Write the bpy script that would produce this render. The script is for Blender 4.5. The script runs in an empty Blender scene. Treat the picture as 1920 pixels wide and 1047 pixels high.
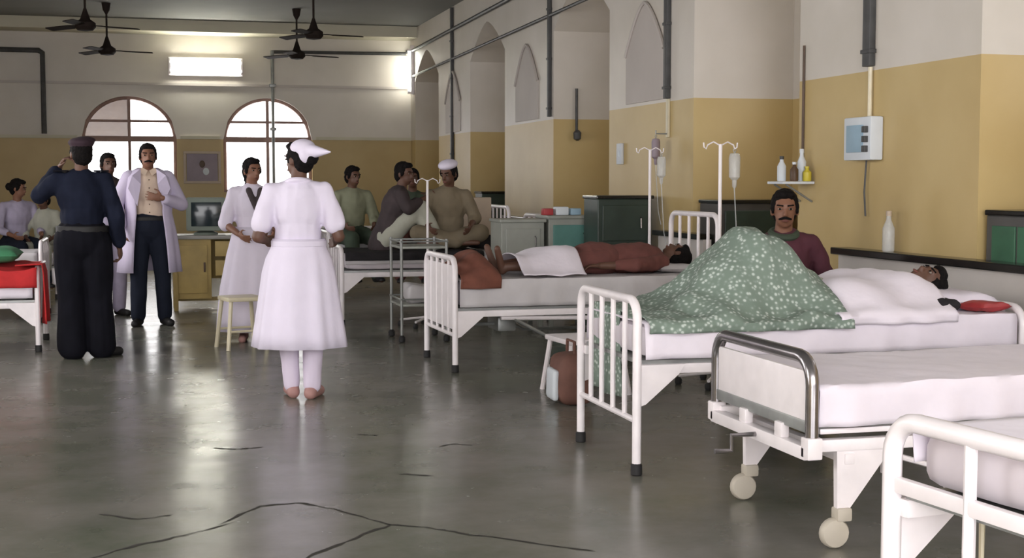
import bpy, bmesh, math, random
from mathutils import Vector, Matrix, noise
random.seed(7)
V = Vector
PI = math.pi
SC = bpy.context.scene
COL = SC.collection

# ------------------------------------------------------------------ camera, sky, lights, exposure
cam_d = bpy.data.cameras.new('camera')
cam_d.sensor_width = 36.0
cam_d.lens = 2600.0 / 1920.0 * 36.0
cam_d.clip_end = 200
cam = bpy.data.objects.new('camera', cam_d)
COL.objects.link(cam)
cam.location = (0, 0, 1.34)
_yaw, _pit = 0.2574, 0.0705
_fw = V((math.sin(_yaw) * math.cos(_pit), math.cos(_yaw) * math.cos(_pit), -math.sin(_pit)))
cam.rotation_euler = _fw.to_track_quat('-Z', 'Y').to_euler()
SC.camera = cam

W = bpy.data.worlds.new('sky')
SC.world = W
W.use_nodes = True
_bg = W.node_tree.nodes['Background']
_bg.inputs[0].default_value = (1.0, 0.98, 0.99, 1)
_bg.inputs[1].default_value = 5.0

def portal(name, loc, rot, sx, sy):
    d = bpy.data.lights.new(name, 'AREA')
    d.shape = 'RECTANGLE'; d.size = sx; d.size_y = sy
    d.cycles.is_portal = True
    o = bpy.data.objects.new(name, d); COL.objects.link(o)
    o.location = loc; o.rotation_euler = rot
portal('daylight_rear', (1.15, -1.6, 1.95), (PI / 2, 0, 0), 8.3, 3.9)
for _y in (4.7, 9.1, 13.1):  # sky portals at the unseen left openings added for fill light
    portal('added_daylight_side', (-3.12, _y, 2.0), (0, -PI / 2, 0), 2.0, 2.2)
for _y in (5.81, 9.82, 13.87, 18.0):  # sky portals at the unseen alcove openings added for brightness
    portal('added_daylight_alcove', (5.36, _y, 2.1), (0, PI / 2, 0), .7, .46)
for _x in (-0.26, 1.98):
    portal('daylight_far', (_x, 23.75, 1.95), (-PI / 2, 0, 0), 1.5, 1.7)

vs = SC.view_settings
vs.view_transform = 'Standard'
vs.look = 'None'
vs.exposure = 0.48
vs.gamma = 1.0
vs.use_curve_mapping = False

# ------------------------------------------------------------------ materials
def mat(name, col, rough=0.6, metal=0.0, var=0.12, scale=6.0, bump=0.0, bscale=40.0, emit=None, spec=0.5, sheen=0.0):
    m = bpy.data.materials.new(name); m.use_nodes = True
    nt = m.node_tree; b = nt.nodes['Principled BSDF']
    b.inputs['Roughness'].default_value = rough
    b.inputs['Metallic'].default_value = metal
    b.inputs['Specular IOR Level'].default_value = spec
    if sheen: b.inputs['Sheen Weight'].default_value = sheen
    tc = nt.nodes.new('ShaderNodeTexCoord')
    n = nt.nodes.new('ShaderNodeTexNoise'); n.inputs['Scale'].default_value = scale; n.inputs['Detail'].default_value = 4
    nt.links.new(tc.outputs['Object'], n.inputs['Vector'])
    r = nt.nodes.new('ShaderNodeValToRGB')
    r.color_ramp.elements[0].position = .3; r.color_ramp.elements[1].position = .7
    a = [max(0, c * (1 - var)) for c in col]; z = [min(1, c * (1 + var)) for c in col]
    r.color_ramp.elements[0].color = (*a, 1); r.color_ramp.elements[1].color = (*z, 1)
    nt.links.new(n.outputs['Fac'], r.inputs['Fac'])
    nt.links.new(r.outputs['Color'], b.inputs['Base Color'])
    if bump:
        n2 = nt.nodes.new('ShaderNodeTexNoise'); n2.inputs['Scale'].default_value = bscale; n2.inputs['Detail'].default_value = 3
        nt.links.new(tc.outputs['Object'], n2.inputs['Vector'])
        bp = nt.nodes.new('ShaderNodeBump'); bp.inputs['Strength'].default_value = bump; bp.inputs['Distance'].default_value = .02
        nt.links.new(n2.outputs['Fac'], bp.inputs['Height'])
        nt.links.new(bp.outputs['Normal'], b.inputs['Normal'])
    if emit:
        b.inputs['Emission Color'].default_value = (*emit[0], 1)
        b.inputs['Emission Strength'].default_value = emit[1]
    return m

def s2l(r, g, b):
    f = lambda c: (c / 255 / 12.92) if c / 255 <= .04045 else ((c / 255 + .055) / 1.055) ** 2.4
    return (f(r), f(g), f(b))

def wall_material():
    m = bpy.data.materials.new('two_tone_wall_paint'); m.use_nodes = True
    nt = m.node_tree; b = nt.nodes['Principled BSDF']
    b.inputs['Roughness'].default_value = .45
    g = nt.nodes.new('ShaderNodeNewGeometry')
    sep = nt.nodes.new('ShaderNodeSeparateXYZ'); nt.links.new(g.outputs['Position'], sep.inputs[0])
    st = nt.nodes.new('ShaderNodeMath'); st.operation = 'GREATER_THAN'; st.inputs[1].default_value = 2.03
    nt.links.new(sep.outputs['Z'], st.inputs[0])
    n = nt.nodes.new('ShaderNodeTexNoise'); n.inputs['Scale'].default_value = 1.3; n.inputs['Detail'].default_value = 6
    nt.links.new(g.outputs['Position'], n.inputs['Vector'])
    def ramp(a, z):
        r = nt.nodes.new('ShaderNodeValToRGB'); r.color_ramp.elements[0].position = .32; r.color_ramp.elements[1].position = .68
        r.color_ramp.elements[0].color = (*a, 1); r.color_ramp.elements[1].color = (*z, 1)
        nt.links.new(n.outputs['Fac'], r.inputs['Fac']); return r
    lo = ramp(s2l(188, 163, 110), s2l(201, 178, 126))
    hi = ramp(s2l(204, 197, 186), s2l(216, 209, 200))
    mx = nt.nodes.new('ShaderNodeMix'); mx.data_type = 'RGBA'
    nt.links.new(st.outputs[0], mx.inputs[0]); nt.links.new(lo.outputs[0], mx.inputs[6]); nt.links.new(hi.outputs[0], mx.inputs[7])
    nt.links.new(mx.outputs[2], b.inputs['Base Color'])
    bp = nt.nodes.new('ShaderNodeBump'); bp.inputs['Strength'].default_value = .12
    n2 = nt.nodes.new('ShaderNodeTexNoise'); n2.inputs['Scale'].default_value = 14
    nt.links.new(g.outputs['Position'], n2.inputs['Vector'])
    nt.links.new(n2.outputs['Fac'], bp.inputs['Height']); nt.links.new(bp.outputs[0], b.inputs['Normal'])
    return m

def floor_material():
    m = bpy.data.materials.new('polished_stone_floor'); m.use_nodes = True
    nt = m.node_tree; b = nt.nodes['Principled BSDF']
    g = nt.nodes.new('ShaderNodeNewGeometry')
    n = nt.nodes.new('ShaderNodeTexNoise'); n.inputs['Scale'].default_value = 1.6; n.inputs['Detail'].default_value = 8; n.inputs['Roughness'].default_value = .65
    nt.links.new(g.outputs['Position'], n.inputs['Vector'])
    r = nt.nodes.new('ShaderNodeValToRGB')
    r.color_ramp.elements[0].position = .3; r.color_ramp.elements[0].color = (*s2l(96, 100, 86), 1)
    r.color_ramp.elements[1].position = .72; r.color_ramp.elements[1].color = (*s2l(132, 128, 122), 1)
    nt.links.new(n.outputs['Fac'], r.inputs['Fac']); nt.links.new(r.outputs[0], b.inputs['Base Color'])
    rr = nt.nodes.new('ShaderNodeMapRange'); rr.inputs['To Min'].default_value = .16; rr.inputs['To Max'].default_value = .34
    n3 = nt.nodes.new('ShaderNodeTexNoise'); n3.inputs['Scale'].default_value = 3.5; n3.inputs['Detail'].default_value = 5
    nt.links.new(g.outputs['Position'], n3.inputs['Vector'])
    nt.links.new(n3.outputs['Fac'], rr.inputs['Value']); nt.links.new(rr.outputs[0], b.inputs['Roughness'])
    bp = nt.nodes.new('ShaderNodeBump'); bp.inputs['Strength'].default_value = .05; bp.inputs['Distance'].default_value = .05
    n2 = nt.nodes.new('ShaderNodeTexNoise'); n2.inputs['Scale'].default_value = 2.2; n2.inputs['Detail'].default_value = 2
    nt.links.new(g.outputs['Position'], n2.inputs['Vector'])
    nt.links.new(n2.outputs['Fac'], bp.inputs['Height']); nt.links.new(bp.outputs[0], b.inputs['Normal'])
    return m

def print_material(name, base, dots, scale):
    m = bpy.data.materials.new(name); m.use_nodes = True
    nt = m.node_tree; b = nt.nodes['Principled BSDF']; b.inputs['Roughness'].default_value = .85
    tc = nt.nodes.new('ShaderNodeTexCoord')
    v = nt.nodes.new('ShaderNodeTexVoronoi'); v.inputs['Scale'].default_value = scale
    nt.links.new(tc.outputs['Object'], v.inputs['Vector'])
    r = nt.nodes.new('ShaderNodeValToRGB')
    r.color_ramp.elements[0].position = .22; r.color_ramp.elements[0].color = (*dots[0], 1)
    r.color_ramp.elements[1].position = .55; r.color_ramp.elements[1].color = (*base, 1)
    e = r.color_ramp.elements.new(.36); e.color = (*dots[1], 1)
    nt.links.new(v.outputs['Distance'], r.inputs['Fac']); nt.links.new(r.outputs[0], b.inputs['Base Color'])
    return m

def glass_material(name, tint, fac):
    m = bpy.data.materials.new(name); m.use_nodes = True
    nt = m.node_tree; nt.nodes.remove(nt.nodes['Principled BSDF'])
    out = nt.nodes['Material Output']
    t = nt.nodes.new('ShaderNodeBsdfTransparent'); d = nt.nodes.new('ShaderNodeBsdfPrincipled')
    n = nt.nodes.new('ShaderNodeTexNoise'); n.inputs['Scale'].default_value = 5
    r = nt.nodes.new('ShaderNodeMapRange'); r.inputs['To Min'].default_value = max(0, fac - .08); r.inputs['To Max'].default_value = min(1, fac + .08)
    d.inputs['Base Color'].default_value = (*tint, 1); d.inputs['Roughness'].default_value = .15
    mx = nt.nodes.new('ShaderNodeMixShader')
    nt.links.new(n.outputs['Fac'], r.inputs['Value']); nt.links.new(r.outputs[0], mx.inputs[0])
    nt.links.new(t.outputs[0], mx.inputs[1]); nt.links.new(d.outputs[0], mx.inputs[2]); nt.links.new(mx.outputs[0], out.inputs[0])
    return m

M = {}
M['wall'] = wall_material()
M['floor'] = floor_material()
M['ceiling'] = mat('ceiling_distemper', s2l(114, 114, 110), .8, var=.06, scale=1.5)
M['beam'] = mat('cream_beam_paint', s2l(205, 200, 180), .7, var=.05, scale=2)
M['arch'] = mat('grey_arch_paint', s2l(192, 184, 178), .6, var=.05, scale=2)
M['crack'] = mat('dark_crack_filler', s2l(48, 45, 40), .8, var=.3, scale=20)
M['ledge'] = mat('black_stone', s2l(28, 28, 26), .2, var=.3, scale=8)
M['lowwall'] = mat('pale_low_wall_paint', s2l(200, 194, 188), .55, var=.06, scale=3)
M['white'] = mat('white_enamel', s2l(243, 236, 238), .3, var=.05, scale=10)
M['cream'] = mat('cream_enamel', s2l(214, 204, 176), .4, var=.06, scale=10)
M['chrome'] = mat('worn_chrome', s2l(150, 146, 148), .22, metal=.9, var=.12, scale=12)
M['steel'] = mat('dull_grey_steel', s2l(150, 152, 150), .4, metal=.5, var=.15, scale=9)
M['darkmetal'] = mat('dark_grey_conduit', s2l(66, 66, 66), .5, var=.25, scale=9)
M['fan'] = mat('dark_brown_fan_enamel', s2l(44, 36, 32), .75, spec=.15, var=.15, scale=9)
M['rubber'] = mat('black_rubber', s2l(34, 33, 34), .7, var=.1)
M['castor'] = mat('pale_castor_plastic', s2l(190, 182, 168), .5, var=.08)
M['sheet'] = mat('white_cotton_sheet', s2l(236, 228, 238), .85, var=.04, scale=7, bump=.25, bscale=9, sheen=.1)
M['sheet2'] = mat('greyish_white_sheet', s2l(204, 200, 202), .85, var=.05, scale=7, bump=.25, bscale=9)
M['mattress'] = mat('pale_mattress_ticking', s2l(212, 204, 210), .85, var=.05, scale=8)
M['pillow'] = mat('white_pillow_case', s2l(236, 228, 240), .85, var=.04, bump=.2, bscale=10)
M['greenprint'] = print_material('green_floral_print', s2l(120, 136, 124), (s2l(190, 200, 192), s2l(136, 150, 140)), 42)
M['redcloth'] = mat('rust_red_blanket', s2l(116, 70, 56), .9, var=.18, scale=10, bump=.3, bscale=16)
M['scarlet'] = mat('bright_red_blanket', s2l(196, 44, 46), .85, var=.14, scale=10, bump=.3, bscale=16)
M['greencloth'] = mat('green_cloth', s2l(66, 130, 92), .85, var=.12, scale=10, bump=.3, bscale=16)
M['darkcloth'] = mat('dark_blanket', s2l(48, 46, 48), .9, spec=.12, var=.25, scale=10, bump=.3, bscale=16)
M['skin'] = mat('brown_skin', s2l(132, 92, 72), .55, var=.08, scale=12)
M['skin_dark'] = mat('dark_brown_skin', s2l(98, 68, 54), .55, var=.08, scale=12)
M['hair'] = mat('black_hair', s2l(20, 17, 17), .8, spec=.15, var=.3, scale=40, bump=.5, bscale=70)
M['eyewhite'] = mat('eye_white', s2l(150, 140, 130), .7, var=.02, spec=.1)
M['iris'] = mat('dark_iris', s2l(22, 16, 14), .7, var=.1, spec=.1)
M['lip'] = mat('lip', s2l(112, 66, 58), .5, var=.08)
M['nurse'] = mat('white_uniform_cotton', s2l(228, 220, 237), .85, var=.03, scale=6, bump=.2, bscale=14)
M['stocking'] = mat('white_stocking', s2l(216, 204, 222), .8, var=.04)
M['coat'] = mat('white_lab_coat', s2l(208, 198, 222), .85, var=.04, scale=6, bump=.2, bscale=14)
M['tanshirt'] = mat('beige_shirt', s2l(220, 198, 178), .85, var=.05)
M['navy'] = mat('dark_navy_trousers', s2l(34, 38, 50), .85, spec=.12, var=.15)
M['police'] = mat('dark_navy_uniform', s2l(27, 31, 46), .85, spec=.12, var=.2, scale=8, bump=.2, bscale=14)
M['policet'] = mat('black_navy_trousers', s2l(19, 19, 26), .85, spec=.12, var=.2, scale=8)
M['maroon'] = mat('maroon_shirt', s2l(82, 40, 52), .85, var=.15, scale=12, bump=.2, bscale=14)
M['brownred'] = mat('brick_red_shirt', s2l(110, 66, 60), .85, var=.14, scale=12, bump=.2, bscale=14)
M['khaki'] = mat('khaki_shirt', s2l(124, 112, 92), .85, var=.1, scale=10, bump=.2, bscale=14)
M['darkshirt'] = mat('dark_purple_grey_shirt', s2l(66, 56, 58), .85, var=.15, scale=10)
M['palegreen'] = mat('pale_green_shirt', s2l(140, 142, 118), .85, var=.1, scale=10)
M['darkgreen'] = mat('dark_green_shirt', s2l(62, 74, 60), .85, var=.15, scale=10)
M['palecloth'] = mat('off_white_cloth', s2l(176, 176, 162), .85, var=.06, scale=10, bump=.2, bscale=14)
M['violet'] = mat('pale_violet_shirt', s2l(172, 164, 186), .85, var=.1, scale=10)
M['shoe'] = mat('black_shoe_leather', s2l(20, 19, 20), .6, var=.2)
M['sandal'] = mat('pinkish_brown_sandal', s2l(170, 128, 122), .6, var=.1)
M['dkgreen'] = mat('dark_green_locker_enamel', s2l(44, 58, 50), .4, var=.2, scale=5)
M['lockgrey'] = mat('dark_grey_locker_frame', s2l(70, 68, 66), .45, var=.2, scale=6)
M['green'] = mat('green_locker_panel', s2l(52, 100, 72), .35, var=.2, scale=5)
M['teal'] = mat('teal_locker_enamel', s2l(88, 134, 126), .4, var=.12, scale=5)
M['lgrey'] = mat('light_grey_enamel', s2l(150, 152, 144), .4, var=.1, scale=5)
M['beige'] = mat('beige_plastic', s2l(190, 172, 152), .5, var=.06)
M['wood'] = mat('yellowish_wood', s2l(176, 152, 92), .5, var=.16, scale=5)
M['darkwood'] = mat('dark_brown_wood', s2l(84, 62, 44), .5, var=.2, scale=6)
M['desktop'] = mat('grey_laminate', s2l(150, 148, 142), .4, var=.08)
M['monitor'] = mat('grey_green_monitor_case', s2l(128, 138, 128), .5, var=.08)
M['screen'] = mat('dark_monitor_screen', s2l(36, 48, 52), .12, var=.1)
M['tube'] = mat('lit_fluorescent_tube', (1, 1, .92), .3, var=0, emit=((1, 1, .88), 26.0))
M['winframe'] = mat('weathered_pink_brown_frame', s2l(150, 122, 112), .6, var=.1, scale=8)
M['glass'] = glass_material('clear_window_glass', (.8, .82, .82), .08)
M['dim_view'] = glass_material('dim_view_window_glass', s2l(206, 172, 150), .90)  # tan tint stands in for the shaded building outside
M['clear'] = glass_material('clear_bottle_plastic', s2l(220, 224, 226), .42)
M['paperw'] = mat('white_paint_box', s2l(214, 220, 226), .5, var=.05)
M['blue'] = mat('pale_blue_panel', s2l(150, 178, 196), .5, var=.08)
M['yellowplastic'] = mat('yellow_plastic', s2l(206, 190, 64), .4, var=.08)
M['redplastic'] = mat('red_plastic', s2l(170, 56, 60), .5, var=.1)
M['mauve'] = mat('mauve_picture', s2l(150, 136, 146), .5, var=.12, scale=4)
M['brownbag'] = mat('brown_bag', s2l(110, 76, 66), .8, var=.2, scale=9)

# ------------------------------------------------------------------ mesh helpers
class MB:
    def __init__(s): s.v = []; s.f = []
    def add(s, vs_, fs_):
        o = len(s.v); s.v += [V(p) for p in vs_]; s.f += [tuple(i + o for i in f) for f in fs_]; return s
    def box(s, lo, hi):
        x0, y0, z0 = lo; x1, y1, z1 = hi
        return s.add([(x0, y0, z0), (x1, y0, z0), (x1, y1, z0), (x0, y1, z0), (x0, y0, z1), (x1, y0, z1), (x1, y1, z1), (x0, y1, z1)],
                     [(0, 3, 2, 1), (4, 5, 6, 7), (0, 1, 5, 4), (1, 2, 6, 5), (2, 3, 7, 6), (3, 0, 4, 7)])
    def rbox(s, lo, hi, b=.01):
        bm = bmesh.new(); bmesh.ops.create_cube(bm, size=1)
        lo, hi = V(lo), V(hi); c = (lo + hi) / 2; d = hi - lo
        for q in bm.verts: q.co = V((c[i] + q.co[i] * d[i] for i in range(3)))
        bmesh.ops.bevel(bm, geom=bm.edges[:], offset=min(b, min(d) * .45), segments=2, affect='EDGES', profile=.6)
        bm.verts.index_update()
        s.add([q.co.copy() for q in bm.verts], [tuple(q.index for q in f.verts) for f in bm.faces]); bm.free(); return s
    def rings(s, R, cap=True, closed=True):
        n = len(R[0]); vs_ = [p for r in R for p in r]; fs_ = []
        for i in range(len(R) - 1):
            for j in range(n if closed else n - 1):
                k = (j + 1) % n
                fs_.append((i * n + j, i * n + k, (i + 1) * n + k, (i + 1) * n + j))
        if cap and closed:
            fs_.append(tuple(range(n - 1, -1, -1))); fs_.append(tuple(range((len(R) - 1) * n, len(R) * n)))
        return s.add(vs_, fs_)
    def tube(s, pts, r, n=10, cap=True):
        pts = [V(p) for p in pts]; R = []
        t0 = (pts[1] - pts[0]).normalized()
        a = t0.orthogonal().normalized()
        for i, p in enumerate(pts):
            if i == 0: t = t0
            elif i == len(pts) - 1: t = (pts[-1] - pts[-2]).normalized()
            else: t = ((pts[i] - pts[i - 1]).normalized() + (pts[i + 1] - pts[i]).normalized()).normalized()
            a = (a - t * a.dot(t)).normalized(); b = t.cross(a)
            rr = r[i] if isinstance(r, (list, tuple)) else r
            R.append([p + (a * math.cos(2 * PI * j / n) + b * math.sin(2 * PI * j / n)) * rr for j in range(n)])
        return s.rings(R, cap)
    def capsule(s, p0, r0, p1, r1, n=14, flat=None):
        p0, p1 = V(p0), V(p1); t = (p1 - p0)
        t = t.normalized() if t.length > 1e-6 else V((0, 0, 1))
        if flat: a = (V(flat[0]) - t * V(flat[0]).dot(t)).normalized(); k = flat[1]
        else: a = t.orthogonal().normalized(); k = 1
        b = t.cross(a); R = []
        for i in range(5):
            th = PI / 2 * (i / 5) if i else .06
            R.append((p0 - t * r0 * math.cos(th), r0 * math.sin(th)))
        R.append((p0, r0)); R.append((p1, r1))
        for i in range(4, -1, -1):
            th = PI / 2 * (i / 5) if i else .06
            R.append((p1 + t * r1 * math.cos(th), r1 * math.sin(th)))
        return s.rings([[c + (a * math.cos(2 * PI * j / n) + b * math.sin(2 * PI * j / n) * k) * r for j in range(n)] for c, r in R])
    def ell(s, c, rad, fr=None, n=16, m=10):
        c = V(c); fr = fr or (V((1, 0, 0)), V((0, 1, 0)), V((0, 0, 1))); R = []
        for i in range(m + 1):
            th = PI * i / m; th = min(max(th, .05), PI - .05)
            R.append([c + fr[0] * rad[0] * math.sin(th) * math.cos(2 * PI * j / n) + fr[1] * rad[1] * math.sin(th) * math.sin(2 * PI * j / n) - fr[2] * rad[2] * math.cos(th) for j in range(n)])
        return s.rings(R)
    def lathe(s, prof, c=(0, 0, 0), n=20):
        c = V(c)
        return s.rings([[c + V((r * math.cos(2 * PI * j / n), r * math.sin(2 * PI * j / n), z)) for j in range(n)] for r, z in prof])
    def soft(s, lo, hi, r=.05, n=(20, 10, 4), amp=0.0, fs=4.0, seed=0.0):
        lo, hi = V(lo), V(hi); c = (lo + hi) / 2; h = (hi - lo) / 2; r = min(r, min(h) * .98); ih = h - V((r, r, r))
        idx = {}; vs_ = []; fs_ = []
        def key(i, j, k):
            q = (i, j, k)
            if q not in idx:
                p = V(((2 * i / n[0] - 1) * h.x, (2 * j / n[1] - 1) * h.y, (2 * k / n[2] - 1) * h.z))
                q0 = V((max(-ih[a], min(ih[a], p[a])) for a in range(3))); d = p - q0
                if d.length > 1e-9: p = q0 + d.normalized() * r
                p = p + c
                if amp:
                    p = p + V((noise.noise(p * fs + V((seed, 0, 0))), noise.noise(p * fs + V((0, seed, 9))), noise.noise(p * fs + V((5, 0, seed))))) * amp
                idx[q] = len(vs_); vs_.append(p)
            return idx[q]
        for i in range(n[0]):
            for j in range(n[1]):
                fs_.append((key(i, j, 0), key(i, j + 1, 0), key(i + 1, j + 1, 0), key(i + 1, j, 0)))
                fs_.append((key(i, j, n[2]), key(i + 1, j, n[2]), key(i + 1, j + 1, n[2]), key(i, j + 1, n[2])))
        for i in range(n[0]):
            for k in range(n[2]):
                fs_.append((key(i, 0, k), key(i + 1, 0, k), key(i + 1, 0, k + 1), key(i, 0, k + 1)))
                fs_.append((key(i, n[1], k), key(i, n[1], k + 1), key(i + 1, n[1], k + 1), key(i + 1, n[1], k)))
        for j in range(n[1]):
            for k in range(n[2]):
                fs_.append((key(0, j, k), key(0, j, k + 1), key(0, j + 1, k + 1), key(0, j + 1, k)))
                fs_.append((key(n[0], j, k), key(n[0], j + 1, k), key(n[0], j + 1, k + 1), key(n[0], j, k + 1)))
        return s.add(vs_, fs_)
    def mesh(s, name):
        me = bpy.data.meshes.new(name); me.from_pydata([tuple(p) for p in s.v], [], s.f); me.validate(); me.update(); return me
    def build(s, name, m, parent=None, smooth=True, solid=0.0, angle=40):
        return link(name, s.mesh(name), m, parent, smooth, solid, angle)

def link(name, me, m, parent=None, smooth=True, solid=0.0, angle=40):
    o = bpy.data.objects.new(name, me); COL.objects.link(o)
    me.materials.clear(); me.materials.append(M[m] if isinstance(m, str) else m)
    if smooth:
        me.shade_smooth() if hasattr(me, 'shade_smooth') else None
        try: me.set_sharp_from_angle(angle=math.radians(angle))
        except Exception: pass
    if parent: o.parent = parent
    if solid:
        md = o.modifiers.new('thickness', 'SOLIDIFY'); md.thickness = solid; md.offset = 0
    return o

SCRATCH = bpy.data.scenes.new('scratch')
def remeshed(mb, name, voxel, smooth=5, ratio=None):
    me = mb.mesh(name + '_src'); ob = bpy.data.objects.new(name + '_src', me); SCRATCH.collection.objects.link(ob)
    r = ob.modifiers.new('r', 'REMESH'); r.mode = 'VOXEL'; r.voxel_size = voxel
    if smooth:
        q = ob.modifiers.new('s', 'SMOOTH'); q.factor = .5; q.iterations = smooth
    if ratio:
        d = ob.modifiers.new('d', 'DECIMATE'); d.ratio = ratio
    with bpy.context.temp_override(scene=SCRATCH, view_layer=SCRATCH.view_layers[0]):
        dg = bpy.context.evaluated_depsgraph_get()
        out = bpy.data.meshes.new_from_object(ob.evaluated_get(dg)); out.name = name
    bpy.data.objects.remove(ob); bpy.data.meshes.remove(me)
    return out

def ruffle(me, *terms, stretch=1.0):
    n = len(me.vertices); co = [0.0] * (3 * n); no = [0.0] * (3 * n)
    me.vertices.foreach_get('co', co); me.vertices.foreach_get('normal', no)
    for i in range(n):
        p = V((co[3 * i], co[3 * i + 1], co[3 * i + 2] * stretch)); d = 0.0
        for f, a in terms: d += noise.noise(p * f) * a
        for k in range(3): co[3 * i + k] += no[3 * i + k] * d
    me.vertices.foreach_set('co', co); me.update(); return me

def tag(o, label, cat, group=None):
    o['label'] = label; o['category'] = cat
    if group: o['group'] = group
    return o
def thing(name, label, cat, loc=(0, 0, 0), rz=0.0, group=None):
    o = bpy.data.objects.new(name, None); COL.objects.link(o); o.empty_display_size = .1
    o.location = loc; o.rotation_euler = (0, 0, rz)
    return tag(o, label, cat, group)
def struct(name, mb, m, smooth=False, solid=0.0):
    o = mb.build(name, m, None, smooth, solid); o['kind'] = 'structure'; return o

# ------------------------------------------------------------------ room shell
XL, XR, YF, YB, ZC = -3.0, 4.4, 23.5, -1.6, 3.9
DEEP = 0.9
fl = struct('floor', MB().box((XL - .3, YB, -.12), (XR + DEEP + .1, YF + .4, 0)), 'floor')
struct('ceiling', MB().box((XL - .3, YB, ZC), (XR + DEEP + .1, YF + .4, ZC + .15)), 'ceiling')

def arch_z(t, spring, apex, pointed):
    t = abs(t)
    if pointed: return spring + (apex - spring) * (1 - t ** 1.5)
    return spring + (apex - spring) * math.sqrt(max(0, 1 - t * t))

def wall_with_openings(a0, a1, ops, ztop, mapf):
    """ops: (start, end, sill, spring, apex, pointed) in wall coordinates"""
    cuts = [a0]; N = 20
    xs = [a0]
    for o in ops: xs += [o[0] + (o[1] - o[0]) * i / N for i in range(N + 1)]
    xs.append(a1); mb = MB()
    for i in range(len(xs) - 1):
        p, q = xs[i], xs[i + 1]
        if q - p < 1e-6: continue
        mid = (p + q) / 2; op = next((o for o in ops if o[0] < mid < o[1]), None)
        if not op:
            mb.add([mapf(p, 0), mapf(q, 0), mapf(q, ztop), mapf(p, ztop)], [(0, 1, 2, 3)])
        else:
            c, h = (op[0] + op[1]) / 2, (op[1] - op[0]) / 2
            zp, zq = arch_z((p - c) / h, *op[3:]), arch_z((q - c) / h, *op[3:])
            if op[2] > 0: mb.add([mapf(p, 0), mapf(q, 0), mapf(q, op[2]), mapf(p, op[2])], [(0, 1, 2, 3)])
            mb.add([mapf(p, zp), mapf(q, zq), mapf(q, ztop), mapf(p, ztop)], [(0, 1, 2, 3)])
    return mb

def weld_solid(o, th, off):
    bm = bmesh.new(); bm.from_mesh(o.data); bmesh.ops.remove_doubles(bm, verts=bm.verts[:], dist=1e-4); bm.to_mesh(o.data); bm.free()
    md = o.modifiers.new('thickness', 'SOLIDIFY'); md.thickness = th; md.offset = off; md.use_even_offset = False

# right wall: piers with arched alcoves between
ALC = [(2.7 - 2.07, 2.6), (4.77, 6.7), (8.87, 10.8), (12.97, 14.9), (17.07, 19.0), (21.17, 23.1)]
mbw = wall_with_openings(YB, YF, [(a, b, 0, 3.0, 3.45, True) for a, b in ALC], ZC, lambda a, z: (XR, a, z))
wr = struct('wall_right', mbw, 'wall'); weld_solid(wr, DEEP, 1)
mbb = MB(); bw = [(5.6, 6.02), (9.6, 10.04), (13.75, 14.0), (17.9, 18.1)]  # unseen window openings added to brighten the alcove side faces
ys = [YB] + [y for w in bw for y in w] + [YF]
for i in range(len(ys) - 1):
    p, q = ys[i], ys[i + 1]
    if i % 2 == 0: mbb.box((XR + DEEP, p, 0), (XR + DEEP + .1, q, ZC))
    else: mbb.box((XR + DEEP, p, 0), (XR + DEEP + .1, q, 1.75)); mbb.box((XR + DEEP, p, 2.45), (XR + DEEP + .1, q, ZC))
wrb = struct('wall_right_alcove_back', mbb, 'wall')
# far wall with two arched windows
WIN = [(-1.0, 0.5), (1.25, 2.71)]
WZ = (1.16, 2.03, 2.72)
mbf = wall_with_openings(XL, XR + DEEP, [(a, b, WZ[0], WZ[1], WZ[2], False) for a, b in WIN], ZC, lambda a, z: (a, YF, z))
wf = struct('wall_far', mbf, 'wall'); weld_solid(wf, .3, -1)
# left wall with plain window openings (added out of view to let in fill light)
mbl = MB()
sw = [(3.6, 5.8), (8.0, 10.2), (12.0, 14.2)]
ys = [YB] + [y for w in sw for y in w] + [YF]
for i in range(len(ys) - 1):
    p, q = ys[i], ys[i + 1]
    if i % 2 == 0: mbl.box((XL - .25, p, 0), (XL, q, ZC))
    else: mbl.box((XL - .25, p, 0), (XL, q, 1.0)); mbl.box((XL - .25, p, 3.0), (XL, q, ZC))
struct('wall_left', mbl, 'wall')

# beams and far-wall bands
struct('trim_1', MB().box((XL, 22.9, 3.72), (XR, YF - .001, ZC - .001)), 'beam')
struct('trim_2', MB().box((XL, YF - .05, 2.03), (-1.06, YF - .001, 2.08)).box((.56, YF - .05, 2.03), (1.19, YF - .001, 2.08)).box((2.77, YF - .05, 2.03), (XR, YF - .001, 2.08)), 'beam')
struct('trim_3', MB().box((XL, YF - .04, 2.9), (XR, YF - .001, 2.94)), 'arch')

# blind pointed arches on the piers
def arch_panel(yc, hw, z0, spring, apex):
    N = 18; out = []
    for i in range(N + 1):
        t = -1 + 2 * i / N; out.append((yc + t * hw, arch_z(t, spring, apex, True)))
    poly = [(yc - hw, z0)] + out + [(yc + hw, z0)]
    mb = MB(); n = len(poly)
    mb.add([(XR - .015, y, z) for y, z in poly] + [(XR + .01, y, z) for y, z in poly],
           [tuple(range(n))] + [(i, (i + 1) % n, (i + 1) % n + n, i + n) for i in range(n)])
    o = mb.build('arch_panel', 'arch', wr, False)
    rim = MB().tube([(XR - .02, y, z) for y, z in poly[1:-1]], .018, 6); rim.build('arch_moulding', 'arch', wr)
for yc in (11.95, 16.0, 20.1): arch_panel(yc, .5, 2.06, 2.5, 2.95)

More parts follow.
